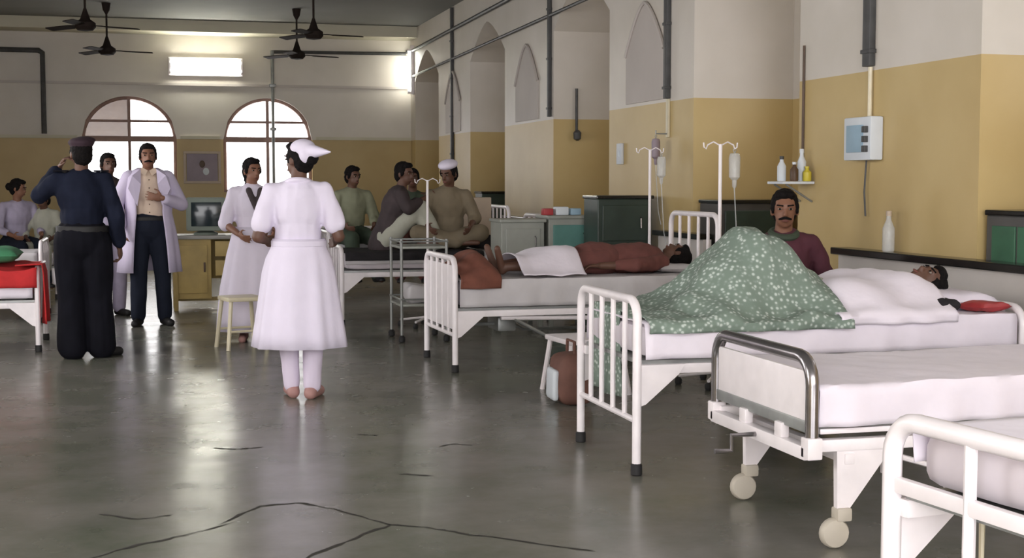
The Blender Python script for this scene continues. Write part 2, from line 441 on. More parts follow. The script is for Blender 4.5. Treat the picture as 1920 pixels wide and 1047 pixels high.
# windows
for wi, (a, b) in enumerate(WIN):
    c, h = (a + b) / 2, (b - a) / 2; yy = YF + .1
    wn = bpy.data.objects.new('window_%d' % (wi + 1), None); COL.objects.link(wn); wn.location = (c, yy, WZ[0]); wn['kind'] = 'structure'
    def P_(x, z, dy=0): return (x - c, dy, z - WZ[0])
    arcp = [P_(c + h * math.sin(t), WZ[1] + (WZ[2] - WZ[1]) * math.cos(t)) for t in [(-PI / 2 + PI * i / 24) for i in range(25)]]
    MB().tube([P_(a + .02, WZ[0] + .02)] + [(p[0] * .975, 0, p[2] - .015) for p in arcp] + [P_(b - .02, WZ[0] + .02)], .038, 8).build('window_frame', 'winframe', wn)
    MB().box(P_(a, WZ[0], -.14), (h, .06, .04)).build('window_sill', 'winframe', wn, False)
    MB().box(P_(a, WZ[1] - .045, -.04), (h, .04, WZ[1] + .045 - WZ[0])).build('transom', 'winframe', wn, False)
    MB().box(P_(c - .025, WZ[1], -.03), (.025, .03, WZ[2] - WZ[0])).build('mullion', 'winframe', wn, False)
    MB().box(P_(c - .025, WZ[0], -.03), (.025, .03, WZ[1] - WZ[0])).build('mullion', 'winframe', wn, False)
    zb = 2.32; hb = h * math.sqrt(1 - ((zb - WZ[1]) / (WZ[2] - WZ[1])) ** 2)
    MB().box(P_(c - hb, zb - .02, -.025), (hb, .025, zb + .02 - WZ[0])).build('glazing_bar', 'winframe', wn, False)
    def pane(poly, m):
        n = len(poly)
        MB().add([P_(x, z, -.004) for x, z in poly] + [P_(x, z, .004) for x, z in poly],
                 [tuple(range(n)), tuple(range(2 * n - 1, n - 1, -1))] + [(i, i + n, (i + 1) % n + n, (i + 1) % n) for i in range(n)]).build('pane', m, wn, False)
    for s in (-1, 1):
        dm = 'dim_view' if (wi == 0 and s < 0) else 'glass'  # dim view outside is put into the pane colour
        pane([(c, WZ[0]), (c + s * h, WZ[0]), (c + s * h, WZ[1]), (c, WZ[1])], 'glass')
        lo = [(c, WZ[1]), (c + s * h, WZ[1])]; t1 = math.acos((zb - WZ[1]) / (WZ[2] - WZ[1]))
        lo += [(c + s * h * math.sin(PI / 2 + (t1 - PI / 2) * i / 6), WZ[1] + (WZ[2] - WZ[1]) * math.cos(PI / 2 + (t1 - PI / 2) * i / 6)) for i in range(1, 7)] + [(c, zb)]
        pane(lo, dm)
        up = [(c, zb)] + [(c + s * h * math.sin(t1 * (1 - i / 8)), WZ[1] + (WZ[2] - WZ[1]) * math.cos(t1 * (1 - i / 8))) for i in range(9)]
        pane(up, dm)

# low wall with black stone ledge in front of the piers
for k, (y0, y1) in enumerate(((4.9, 8.14), (10.4, 11.42), (14.2, 16.8), (18.3, 21.0))):
    o = struct('trim_%d' % (4 + k), MB().box((XR - .07, y0, 0), (XR + .0, y1, .87)), 'lowwall')
    MB().rbox((XR - .13, y0, .87), (XR + .0, y1, .915), .008).build('ledge_slab', 'ledge', o, False)

# cracks and joints in the floor
CR = [[(.25, 5.46), (.436, 5.722), (.592, 5.75), (.717, 5.6), (.894, 5.279), (.722, 5.099), (.54, 4.895), (.40, 4.70)],
      [(.313, 5.476), (.115, 5.316), (-.069, 5.205), (-.197, 5.089), (-.36, 4.93)],
      [(.894, 5.279), (1.027, 5.201), (1.129, 5.09), (1.397, 4.842), (1.55, 4.70)],
      [(.30, 7.05), (.42, 6.98), (.55, 7.02)], [(1.05, 7.25), (1.16, 7.18)], [(1.4, 6.8), (1.5, 6.85), (1.58, 6.78)], [(-.2, 5.75), (-.05, 5.62), (.08, 5.66)], [(1.1, 6.2), (1.25, 6.12)]]
for ln in CR:
    pts = []
    for i in range(len(ln) - 1):
        a, b = V((*ln[i], 0)), V((*ln[i + 1], 0))
        for k in range(6): pts.append(a.lerp(b, k / 6) + V((random.uniform(-.008, .008), random.uniform(-.008, .008), 0)))
    pts.append(V((*ln[-1], 0)))
    mb = MB(); vs_ = []
    for i, p in enumerate(pts):
        t = (pts[min(i + 1, len(pts) - 1)] - pts[max(i - 1, 0)]).normalized(); nrm = V((-t.y, t.x, 0)); w = random.uniform(.002, .011) * (1 if 0 < i < len(pts) - 1 else .2)
        vs_ += [p + nrm * w + V((0, 0, .0015)), p - nrm * w + V((0, 0, .0015))]
    mb.add(vs_, [(2 * i, 2 * i + 1, 2 * i + 3, 2 * i + 2) for i in range(len(pts) - 1)]); mb.build('crack', 'crack', fl, False)

# ------------------------------------------------------------------ conduits, wall boxes, lamps, fans
def conduit(label, yc, z0, w, ztop=ZC - .02):
    t = thing('wall_conduit', label, 'conduit', (XR, yc, z0))
    MB().rbox((-.045, -w / 2, 0), (-.002, w / 2, ztop - z0), .006).build('channel', 'darkmetal', t)
    for k in range(int((ztop - z0) / .55) + 1):
        MB().rbox((-.052, -w / 2 - .012, .08 + k * .55), (-.002, w / 2 + .012, .105 + k * .55), .003).build('clip', 'darkmetal', t)
    return t
conduit('wide dark grey conduit above the white wall box on the nearest pier', 7.88, 2.055, .09)
conduit('dark grey conduit on the pier beyond the seated man', 11.36, 2.055, .075)
conduit('dark conduit at the pier corner behind the teal locker', 14.99, 2.06, .055)
conduit('far dark conduit rising behind the man with the white cap', 20.1, 1.65, .06)
t = thing('electric_conduit_run', 'dark conduit running high along the right wall and the far wall', 'conduit', (XR, 17, 3.45))
MB().tube([(-.03, -3.6, .16), (-.03, 6.44, .08), (-.09, 6.46, .08)], .028, 8).build('side_run', 'darkmetal', t)
MB().tube([(-.09, 6.46, .05), (-2.35, 6.46, .03)], .028, 8).build('far_run', 'darkmetal', t)
t = thing('electric_conduit_run', 'thin grey conduit running along the right wall below the upper one', 'conduit', (XR, 17, 3.1))
MB().tube([(-.025, -4.0, .1), (-.025, 6.44, .0)], .02, 8).build('side_run', 'darkmetal', t)
t = thing('electric_conduit_run', 'dark bent pipe on the far wall at the left edge of the picture', 'conduit', (-1.56, YF, 2.1))
MB().tube([(-1.4, -.05, 1.32), (-.06, -.05, 1.32), (0, -.05, 1.28), (0, -.05, 0)], .042, 8).build('pipe', 'darkmetal', t)
t = thing('electric_conduit_run', 'thin vertical pipe crossing the right arched window', 'conduit', (2.06, YF, 1.2))
MB().tube([(0, -.07, 0), (0, -.07, 2.3)], .028, 8).build('pipe', 'steel', t)
for zz in (.98, 1.7): MB().rbox((-.05, -.11, zz), (.05, -.002, zz + .05), .005).build('clip', 'steel', t)

t = thing('wall_switch_box', 'white and pale blue switch box on the yellow wall below the wide conduit', 'switch box', (XR, 7.89, 1.47))
MB().rbox((-.09, -.17, 0), (-.002, .17, .27), .012).build('case', 'paperw', t)
MB().rbox((-.1, -.08, .05), (-.088, .12, .22), .004).build('front_panel', 'blue', t)
for k in range(3): MB().rbox((-.115, -.14 , .05 + k * .06), (-.088, -.1, .09 + k * .06), .004).build('switch', 'darkmetal', t)
MB().tube([(-.02, -.03, .27), (-.02, -.03, .58)], .014, 8).build('cable', 'cream', t)
MB().tube([(-.02, 0, 0), (-.02, .02, -.2), (-.02, 0, -.35)], .006, 6).build('loose_wire', 'darkmetal', t)

t = thing('hanging_rod', 'thin dark rod on the alcove wall between two grey conduits', 'rod', (4.66, 14.9, 1.82))
MB().tube([(0, -.03, 0), (0, -.03, .55)], .016, 8).build('rod', 'darkmetal', t)
MB().lathe([(.012, -.03), (.04, -.01), (.045, .06), (.018, .09)], (0, -.06, 0)).build('hook_cup', 'darkmetal', t)

t = thing('fluorescent_light', 'glaring twin tube light on the far wall between the windows', 'light', (.98, YF, 3.2))
MB().rbox((-.6, -.07, -.14), (.6, -.002, .16), .01).build('fixture', 'white', t)
for zz in (-.06, .08):
    MB().tube([(-.56, -.1, zz), (.56, -.1, zz)], .034, 12).build('tube', 'tube', t)
for s in (-1, 1): MB().rbox((s * .575 - .02, -.125, -.1), (s * .575 + .02, -.06, .12), .006).build('end_cap', 'white', t)
t = thing('fluorescent_light', 'upright tube light in the far right corner', 'light', (XR, 23.2, 2.9))
MB().rbox((-.06, -.04, -.1), (-.002, .04, .72), .008).build('fixture', 'white', t)
MB().tube([(-.085, 0, -.05), (-.085, 0, .62)], .02, 12).build('tube', 'tube', t)
for zz in (-.07, .64): MB().rbox((-.11, -.03, zz - .02), (-.05, .03, zz + .02), .006).build('end_cap', 'white', t)

def fan(label, x, y, hub, a0):
    t = thing('ceiling_fan', label, 'fan', (x, y, hub), 0, 'ceiling fans')
    MB().tube([(0, 0, .06), (0, 0, ZC - hub - .06)], .014, 8).build('rod', 'fan', t)
    MB().lathe([(.015, ZC - hub - .16), (.05, ZC - hub - .1), (.065, ZC - hub - .004)]).build('canopy', 'fan', t)
    MB().lathe([(.02, -.07), (.09, -.06), (.125, -.02), (.12, .03), (.06, .07), (.03, .16), (.018, .2)]).build('motor', 'fan', t)
    for k in range(3):
        a = a0 + k * 2 * PI / 3; c, s = math.cos(a), math.sin(a); mb = MB(); R = []
        for r, w, dz in ((.11, .03, 0), (.2, .045, 0), (.24, .065, -.005), (.62, .065, -.012), (.64, .05, -.012)):
            R.append([V((c * r - s * y_, s * r + c * y_, dz + zz + y_ * .18)) for y_, zz in ((-w, -.004), (w, -.004), (w, .004), (-w, .004))])
        mb.rings(R).build('blade', 'fan', t, False)
    return t
fan('dark ceiling fan at upper left, nearer of the left pair', -.67, 17.5, 3.2, .25)
fan('dark ceiling fan at upper left, farther and smaller of the pair', -.51, 21.0, 3.22, .1)
fan('dark ceiling fan left of the corner light, nearer of that pair', 2.11, 18.0, 3.22, .05)
fan('dark ceiling fan left of the corner light, farther of that pair', 2.21, 21.0, 3.22, .2)

# ------------------------------------------------------------------ furniture builders
def u_path(y0, y1, ztop, r=.08, x=0.0, zb=0.0, n=6):
    pts = [(x, y0, zb), (x, y0, ztop - r)]
    for i in range(1, n + 1):
        a = PI / 2 * i / n; pts.append((x, y0 + r * (1 - math.cos(a)), ztop - r + r * math.sin(a)))
    for i in range(n + 1):
        a = PI / 2 * i / n; pts.append((x, y1 - r * (1 - math.sin(a)), ztop - r + r * math.cos(a)))
    pts.append((x, y1, zb)); return pts

def drape(x0, x1, w, top, hang, hf=None, nx=40, ny=24, rip=.012, nh=6, seed=0.0, wob=.006, endhang=0.0, yc=0.0, off=.012):
    """a cloth over a bed in bed coordinates: top surface plus hanging sides"""
    us = [(-w / 2 - hang + hang * i / nh) for i in range(nh)] if hang else []
    us += [(-w / 2 + w * i / ny) for i in range(ny + 1)]
    us += [(w / 2 + hang * (i + 1) / nh) for i in range(nh)] if hang else []
    xs = ([x0 - endhang + endhang * i / 8 for i in range(8)] if endhang else []) + [x0 + (x1 - x0) * i / nx for i in range(nx + 1)]
    vs_ = []
    for x in xs:
        for u in us:
            xx = max(x, x0); down = 0.0
            if abs(u) <= w / 2: y, z = u, top
            else:
                s = 1 if u > 0 else -1; d = abs(u) - w / 2; down = d
                y, z = s * (w / 2 + off + rip * (d / hang) * math.sin(x * 23 + seed + 1.3 * math.sin(x * 9))), top - d
            if hf and abs(u) <= w / 2: z += hf(xx, u)
            if x < x0:
                e = x0 - x; z -= e; xp = x0 - .014 - rip * (e / endhang) * math.sin(u * 21 + seed)
            else: xp = x
            k = noise.noise(V((xx * 5 + seed, u * 5, seed))) * wob
            if x < x0: xp += k
            elif abs(u) <= w / 2: z += abs(k) * 1.4
            else: y += k
            vs_.append(V((xp, y + yc, z)))
    m_ = len(us)
    return MB().add(vs_, [(i * m_ + j, (i + 1) * m_ + j, (i + 1) * m_ + j + 1, i * m_ + j + 1) for i in range(len(xs) - 1) for j in range(m_ - 1)])

def tube_bed(label, loc, rz, w=.86, L=2.0, foot_h=.8, head_h=1.08, mz=(.53, .68), nb=5, sheet='sheet', hang=.16, panel=False, group='ward beds', pillow=True, simple=False, inset=.04, bar_low=.26, tube_r=.021):
    t = thing('hospital_bed', label, 'bed', loc, rz, group)
    hw = w / 2; r = tube_r
    for nm, x, hh in (('foot_frame', 0.0, foot_h), ('head_frame', L, head_h)):
        o = MB().tube(u_path(-hw, hw, hh, .09, x, .02), r, 10).build(nm, 'white', t)
        for s in (-1, 1): MB().lathe([(r * 1.05, 0), (r * 1.3, .005), (r * 1.25, .05), (r, .055)], (x, s * hw, 0), 12).build('rubber_foot', 'rubber', o)
        MB().tube([(x, -hw, bar_low), (x, hw, bar_low)], r * .7, 8).build('cross_rail', 'white', o)
        if panel and nm == 'foot_frame':
            MB().rbox((x - .008, -hw + .03, .3), (x + .008, hw - .03, hh - .05), .004).build('panel', 'white', o)
        for k in range(nb):
            y = -hw + w * (k + 1) / (nb + 1)
            MB().tube([(x, y, bar_low), (x, y, hh - .005)], r * .62, 8).build('bar', 'white', o)
    for s in (-1, 1):
        sr = MB().rbox((.01, s * (hw - .03) - .018, mz[0] - .075), (L - .01, s * (hw - .03) + .018, mz[0] - .03), .005).build('side_rail', 'white', t)
        for x, d in ((.012, 1), (L - .012, -1)):
            y = s * hw
            MB().add([(x, y - .006, mz[0] - .03), (x + d * .22, y - .006, mz[0] - .03), (x + d * .19, y - .006, mz[0] - .075), (x + d * .03, y - .006, mz[0] - .21), (x, y - .006, mz[0] - .22),
                      (x, y + .006, mz[0] - .03), (x + d * .22, y + .006, mz[0] - .03), (x + d * .19, y + .006, mz[0] - .075), (x + d * .03, y + .006, mz[0] - .21), (x, y + .006, mz[0] - .22)],
                     [(0, 1, 2, 3, 4), (9, 8, 7, 6, 5)] + [(i, i + 5, (i + 1) % 5 + 5, (i + 1) % 5) for i in range(5)]).build('gusset', 'white', sr, False)
    MB().box((.02, -hw + .03, mz[0] - .03), (L - .02, hw - .03, mz[0] - .012)).build('bed_base', 'steel', t, False)
    MB().soft((inset, -hw + .005, mz[0] - .01), (L - .03, hw - .005, mz[1]), .05, (24, 12, 4), .006, 5).build('mattress', 'mattress', t)
    if sheet:
        drape(inset - .005, L - .035, w - .01, mz[1] + .006, hang, None, 44, 18, .010, 6, loc[1]).build('bed_sheet', sheet, t, True, .004, 60)
    return t

def pillow(label, bed, x, y, z, m='pillow', sx=.19, sy=.27, h=.11, rz=0.0, cat='pillow', name='pillow'):
    """pillow in bed coordinates"""
    mb = MB(); N = 18; vs_ = []; fs_ = []
    for sgn in (1, -1):
        for i in range(N + 1):
            for j in range(N + 1):
                u, v = -1 + 2 * i / N, -1 + 2 * j / N
                k = max(0, (1 - u ** 4) * (1 - v ** 4)) ** .5
                px = sx * u * (1 - .07 * (1 - v * v)); py = sy * v * (1 - .05 * (1 - u * u))
                vs_.append(V((px, py, h / 2 + sgn * h / 2 * k + noise.noise(V((u * 2, v * 2, z))) * .008 * k)))
    n1 = (N + 1) ** 2
    for q in range(2):
        for i in range(N):
            for j in range(N):
                a = q * n1 + i * (N + 1) + j; f = (a, a + N + 1, a + N + 2, a + 1); fs_.append(f if q == 0 else f[::-1])
    bed_m = Matrix.Translation(bed.location) @ Matrix.Rotation(bed.rotation_euler[2], 4, 'Z')
    o = mb.add(vs_, fs_).build(name, m)
    o.location = bed_m @ V((x, y, z)); o.rotation_euler = (0, 0, bed.rotation_euler[2] + rz)
    return tag(o, label, cat)

def iv_stand(label, x, y, h, hooks=2, m='white'):
    t = thing('drip_stand', label, 'drip stand', (x, y, 0))
    MB().tube([(0, 0, .06), (0, 0, h)], .012, 10).build('pole', m, t)
    MB().lathe([(.03, .05), (.035, .07), (.02, .12), (.013, .14)], (0, 0, 0), 14).build('hub', m, t)
    for k in range(5):
        a = 2 * PI * k / 5 + .3; c, s = math.cos(a), math.sin(a)
        leg = MB().tube([(c * .02, s * .02, .085), (c * .26, s * .26, .06)], .011, 8).build('leg', m, t)
        MB().lathe([(.018, 0), (.024, .012), (.024, .036), (.012, .05)], (c * .26, s * .26, 0), 10).build('castor', 'rubber', leg)
    for k in range(hooks):
        s = -1 if k else 1
        MB().tube([(0, 0, h - .01), (s * .05, 0, h + .015), (s * .09, 0, h - .005), (s * .1, 0, h - .03), (s * .115, 0, h - .02), (s * .118, 0, h + .01)], .005, 6).build('hook', m, t)
    return t

def drip_bottle(label, x, y, ztop, m='clear'):
    t = thing('drip_bottle', label, 'bottle', (x, y, ztop - .26))
    MB().lathe([(.008, 0), (.014, .01), (.016, .05), (.036, .07), (.038, .2), (.03, .225), (.006, .23)], (0, 0, 0), 14).build('bottle', m, t)
    MB().tube([(0, 0, .225), (.01, 0, .25), (0, 0, .262), (-.01, 0, .25), (0, 0, .225)], .003, 6).build('hanger', 'steel', t)
    MB().tube([(0, 0, 0), (.01, 0, -.15), (.03, .01, -.4), (.06, .02, -.52)], .004, 6).build('drip_tube', 'clear', t)
    return t

def locker(label, x0, x1, y0, y1, h, body, door, top='ledge', split=2):
    t = thing('bedside_locker', label, 'locker', ((x0 + x1) / 2, (y0 + y1) / 2, 0), 0)
    w, d = (x1 - x0) / 2, (y1 - y0) / 2
    MB().rbox((-w, -d, .08), (w, d, h - .03), .008).build('body', body, t, False)
    MB().rbox((-w - .015, -d - .02, h - .03), (w + .015, d, h), .008).build('top', top, t, False)
    for sx in (-1, 1):
        for sy in (-1, 1): MB().rbox((sx * (w - .03) - .02, sy * (d - .03) - .02, 0), (sx * (w - .03) + .02, sy * (d - .03) + .02, .1), .004).build('leg', body, t, False)
    zs = [.12, h * .66, h - .07] if split == 2 else [.12, h - .07]
    for i in range(len(zs) - 1):
        dr = MB().rbox((-w + .04, -d - .014, zs[i] + .015), (w - .04, -d + .002, zs[i + 1] - .015), .006).build('door', door, t, False)
        MB().tube([(w * .55, -d - .016, (zs[i] + zs[i + 1]) / 2 - .05), (w * .55, -d - .04, (zs[i] + zs[i + 1]) / 2 - .04), (w * .55, -d - .04, (zs[i] + zs[i + 1]) / 2 + .04), (w * .55, -d - .016, (zs[i] + zs[i + 1]) / 2 + .05)], .006, 6).build('handle', 'chrome', dr)
    return t

def stool(label, x, y, h=.45, s=.17, m='cream', rz=.2):
    t = thing('stool', label, 'stool', (x, y, 0), rz)
    MB().rbox((-s, -s, h - .035), (s, s, h), .012).build('seat', m, t)
    for a in (-1, 1):
        for b in (-1, 1):
            MB().tube([(a * (s + .01), b * (s + .01), 0), (a * (s - .03), b * (s - .03), h - .03)], .017, 8).build('leg', m, t)
    MB().tube([(-s, -s, .15), (s, -s, .15)], .01, 6).build('stretcher', m, t)
    MB().tube([(-s, s, .15), (s, s, .15)], .01, 6).build('stretcher', m, t)
    return t

# ------------------------------------------------------------------ beds on the right
RB = 'beds along the right wall'
b0 = tube_bed('nearest white tubular bed, cut off by the lower right corner', (1.80, 2.58, 0), math.radians(7), w=.84, foot_h=.765, mz=(.60, .735), nb=2, hang=.09, group=RB, inset=.07, bar_low=.2, tube_r=.024)
MB().tube([(.16, .33, .53), (.16, .33, .40), (.2, .33, .40), (.2, .33, .53)], .008, 6).build('crank_loop', 'cream', b0)

MB().rbox((-.012, -.40, .585), (.012, .40, .625), .008).build('middle_rail', 'white', b0)

# adjustable bed with chrome foot rail
b1 = thing('adjustable_hospital_bed', 'adjustable bed with chrome foot rail and plain white sheet', 'bed', (2.3, 4.93, 0), 0, RB)
hw = .43; L = 2.0
ft = MB().tube(u_path(-hw, hw, .705, .10, 0, .37), .025, 12).build('chrome_foot_rail', 'chrome', b1); ft['label'] = 'chrome foot rail'
MB().rbox((-.008, -hw + .03, .47), (.008, hw - .03, .655), .004).build('foot_panel', 'white', ft)
MB().rbox((-.012, -hw + .02, .43), (.012, hw - .02, .475), .005).build('foot_cross_strip', 'steel', ft)
hd = MB().tube(u_path(-hw, hw, .95, .10, L, .37), .025, 12).build('chrome_head_rail', 'chrome', b1)
MB().rbox((L - .008, -hw + .03, .5), (L + .008, hw - .03, .9), .004).build('head_panel', 'white', hd)
for s in (-1, 1):
    MB().rbox((.0, s * .4 - .02, .36), (L, s * .4 + .02, .405), .006).build('side_rail', 'white', b1)
    MB().rbox((.04, s * .405 - .012, .425), (L - .04, s * .405 + .012, .445), .004).build('upper_side_rail', 'white', b1)
    for x in (.0, L):
        MB().rbox((x - .03, s * hw - .03, .34), (x + .03, s * hw + .03, .42), .008).build('corner_socket', 'white', b1)
MB().rbox((-.03, -.43, .335), (.02, .43, .385), .006).build('end_beam', 'white', b1)
for yy in (-.2, .12): MB().rbox((-.025, yy - .03, .38), (.01, yy + .03, .44), .006).build('end_bracket', 'white', b1)
MB().tube([(-.02, -.02, .36), (-.13, -.02, .36), (-.13, -.02, .30), (-.2, -.02, .30)], .01, 8).build('crank_handle', 'chrome', b1)
for x, d in ((.16, 1), (L - .16, -1)):
    MB().rbox((x - .02, -.42, .31), (x + .02, .42, .35), .005).build('axle_beam', 'white', b1)
    for s in (-1, 1):
        y = s * .4
        lg = MB().add([(x - .05, y - .014, .36), (x + d * .17, y - .014, .36), (x - d * .0, y - .014, .14), (x - d * .045, y - .014, .14),
                       (x - .05, y + .014, .36), (x + d * .17, y + .014, .36), (x, y + .014, .14), (x - d * .045, y + .014, .14)],
                      [(0, 1, 2, 3), (7, 6, 5, 4)] + [(i, i + 4, (i + 1) % 4 + 4, (i + 1) % 4) for i in range(4)]).build('leg_bracket', 'white', b1, False)
        cs = MB().rbox((x - d * .02 - .03, y - .028, .1), (x - d * .02 + .03, y + .028, .15), .01).build('castor_fork', 'castor', lg)
        R = [[V((x - d * .05 + r_ * math.cos(2 * PI * j / 20), y + yo, .056 + r_ * math.sin(2 * PI * j / 20))) for j in range(20)] for r_, yo in ((.03, -.024), (.05, -.02), (.056, -.01), (.056, .01), (.05, .02), (.03, .024))]
        MB().rings(R).build('castor_wheel', 'castor', lg)
MB().tube([(.35, -.36, .33), (.55, -.36, .27), (.62, -.36, .15)], .012, 8).build('brake_lever', 'white', b1)
MB().rbox((.36, -.34, .24), (.42, -.28, .34), .006).build('lever_bracket', 'white', b1)
MB().box((.03, -.4, .44), (L - .03, .4, .452)).build('bed_base', 'steel', b1, False)
MB().soft((.03, -.425, .452), (L - .03, .425, .60), .05, (24, 12, 4), .006, 5).build('mattress', 'mattress', b1)
drape(.025, L - .035, .86, .606, .15, lambda x, y: .006 * math.sin(x * 4 + y * 5), 60, 24, .012, 7, 3.1, .010).build('bed_sheet', 'sheet', b1, True, .004, 60)

b2 = tube_bed('white bed with barred foot frame holding the patient under the green print blanket', (2.14, 6.32, 0), .0, w=.84, foot_h=.80, head_h=.72, mz=(.535, .685), nb=4, group=RB, bar_low=.25)
b3 = tube_bed('white bed on which the patient in brick red lies', (2.06, 9.88, 0), .03, w=.88, foot_h=.80, head_h=1.09, mz=(.46, .64), nb=4, group=RB, hang=.19, panel=True, sheet='sheet2')
b4 = tube_bed('white bed with dark blanket where the man in the white cap sits', (1.74, 13.25, 0), 0, w=.9, foot_h=.72, head_h=1.0, mz=(.52, .66), nb=4, group=RB, hang=.1, sheet='sheet2')
b5 = tube_bed('white bed behind the bed with the dark blanket', (1.9, 15.4, 0), 0, w=.9, foot_h=.78, head_h=1.05, mz=(.5, .65), nb=4, group=RB, hang=.1, sheet='sheet2')
b6 = tube_bed('farther white bed near the far right alcove', (1.95, 18.0, 0), 0, w=.9, foot_h=.78, head_h=1.05, mz=(.5, .65), nb=4, group=RB, hang=.1, sheet='sheet2')
b7 = tube_bed('farthest white bed on the right beside the far wall', (2.0, 20.6, 0), 0, w=.9, foot_h=.78, head_h=1.05, mz=(.5, .65), nb=4, group=RB, hang=.1, sheet='sheet2')
LBg = 'beds along the left wall'
l1 = tube_bed('white bed at the left edge under a red blanket', (-.84, 11.85, 0), PI, w=.86, foot_h=.66, head_h=1.0, mz=(.42, .6), nb=4, group=LBg, hang=.18, sheet='sheet')
l2 = tube_bed('white bed behind the police officer on the left', (-.98, 14.3, 0), PI, w=.88, foot_h=.76, head_h=1.0, mz=(.5, .65), nb=4, group=LBg, hang=.16, sheet='sheet2')
l3 = tube_bed('farther white bed on the left beyond the seated people', (-1.0, 17.0, 0), PI, w=.88, foot_h=.66, head_h=.95, mz=(.38, .52), nb=4, group=LBg, hang=.14, sheet='sheet2')

# under-carriage of the third bed
for s in (-1, 1):
    MB().tube([(.35, s * .38, .37), (2.0, s * .38, .33)], .016, 8).build('lower_rail', 'white', b3)
    MB().tube([(.45, s * .38, .36), (.75, s * .38, .2), (1.4, s * .38, .2), (1.6, s * .38, .36)], .014, 8).build('lift_bar', 'steel', b3)
MB().rbox((.38, -.2, .25), (.52, .1, .36), .02).build('gear_box', 'steel', b3)
MB().tube([(0, -.1, .3), (.4, -.1, .3)], .012, 8).build('crank_shaft', 'steel', b3)

# ------------------------------------------------------------------ people
def frame(up, lat):
    up = V(up).normalized(); lat = V(lat); lat = (lat - up * lat.dot(up)).normalized(); return lat, up.cross(lat), up   # x(lateral), y, z

def stand(h=1.7):
    s = h / 1.7; J = dict(pel=V((0, .0, .93)), chest=V((0, .01, 1.26)), neck=V((0, .02, 1.43)), head=V((0, -.01, 1.578)))
    for k, sg in (('R', -1), ('L', 1)):
        J['sh' + k] = V((sg * .168, .02, 1.372)); J['el' + k] = V((sg * .235, .03, 1.1)); J['wr' + k] = V((sg * .25, -.06, .87))
        J['hip' + k] = V((sg * .09, 0, .9)); J['kn' + k] = V((sg * .095, -.015, .49)); J['an' + k] = V((sg * .095, .02, .08)); J['toe' + k] = V((sg * .25, -1, 0)).normalized()
    for k in list(J):
        if not k.startswith('toe'): J[k] = J[k] * s
    J['s'] = s; J['hf'] = V((0, -1, 0)); J['hu'] = V((0, 0, 1)); return J

def sit(h=1.7, seat=.45, spread=.1, lean=.05):
    s = h / 1.7; J = dict(pel=V((0, 0, seat + .11)), chest=V((0, -lean, seat + .42)), neck=V((0, -lean * 1.6, seat + .585)), head=V((0, -lean * 1.6 - .03, seat + .73)))
    for k, sg in (('R', -1), ('L', 1)):
        J['sh' + k] = V((sg * .165, -lean * 1.4, seat + .525)); J['el' + k] = V((sg * .25, -lean - .06, seat + .27)); J['wr' + k] = V((sg * .17, -.3, seat + .2))
        J['hip' + k] = V((sg * .09, 0, seat + .09)); J['kn' + k] = V((sg * spread * 1.3, -.42, seat + .07)); J['an' + k] = V((sg * spread * 1.3, -.40, .08)); J['toe' + k] = V((0, -1, 0))
    J['s'] = s; J['hf'] = V((0, -1, 0)); J['hu'] = V((0, 0, 1)); return J

def hand(mb, wr, d, n, s, side, curl=.35):
    d = V(d).normalized(); n = V(n); n = (n - d * n.dot(d)).normalized(); lat = d.cross(n) * side
    fr = (lat, d, n)
    mb.ell(wr + d * .05 * s, (.040 * s, .055 * s, .017 * s), fr, 12, 8)
    for k, (o, ln) in enumerate(((-.030, .062), (-.010, .076), (.011, .080), (.031, .070))):
        b = wr + d * .09 * s + lat * o * s
        dd = (d + lat * o * 4.5).normalized()
        m1 = b + (dd * math.cos(curl) + n * math.sin(curl)) * ln * .5 * s
        m2 = m1 + (dd * math.cos(curl * 2.2) + n * math.sin(curl * 2.2)) * ln * .5 * s
        mb.capsule(b, .0085 * s, m1, .008 * s, 8); mb.capsule(m1, .008 * s, m2, .007 * s, 8)
    b = wr + d * .03 * s + lat * .032 * s; m1 = b + (d * .6 + lat * .75 + n * .25).normalized() * .042 * s; m2 = m1 + (d * .9 + lat * .25 + n * .3).normalized() * .034 * s
    mb.capsule(b, .0125 * s, m1, .0105 * s, 8); mb.capsule(m1, .0105 * s, m2, .008 * s, 8)

def torso_prims(mb, J, g=0.0):
    s = J['s']; lat = J['shL'] - J['shR']; X, Y, Z = frame(J['chest'] - J['pel'], lat); fr = (X, Y, Z)
    mb.ell(J['pel'], ((.158 + g) * s, (.112 + g) * s, (.13 + g) * s), fr)
    mb.ell(J['pel'].lerp(J['chest'], .5), ((.135 + g) * s, (.1 + g) * s, (.2 + g) * s), fr)
    mb.ell(J['chest'], ((.158 + g) * s, (.108 + g) * s, (.2 + g * .6) * s), fr)
    for k in 'RL':
        mb.capsule(J['neck'].lerp(J['chest'], .22 if g == 0 else .30), (.052 + g * .85) * s, J['sh' + k], (.046 + g * .7) * s)
        mb.capsule(J['chest'].lerp(J['neck'], .3), (.08 + g * .6) * s, J['sh' + k], (.05 + g * .5) * s)
    mb.capsule(J['chest'].lerp(J['neck'], .5), (.085 + g * .7) * s, J['neck'].lerp(J['chest'], 0 if g == 0 else .34), (.056 + g * .9) * s)

def head_frame(J):
    f = V(J['hf']).normalized(); u = V(J['hu']); u = (u - f * u.dot(f)).normalized(); x = u.cross(-f); return x, f, u   # x = person's left when f=-Y

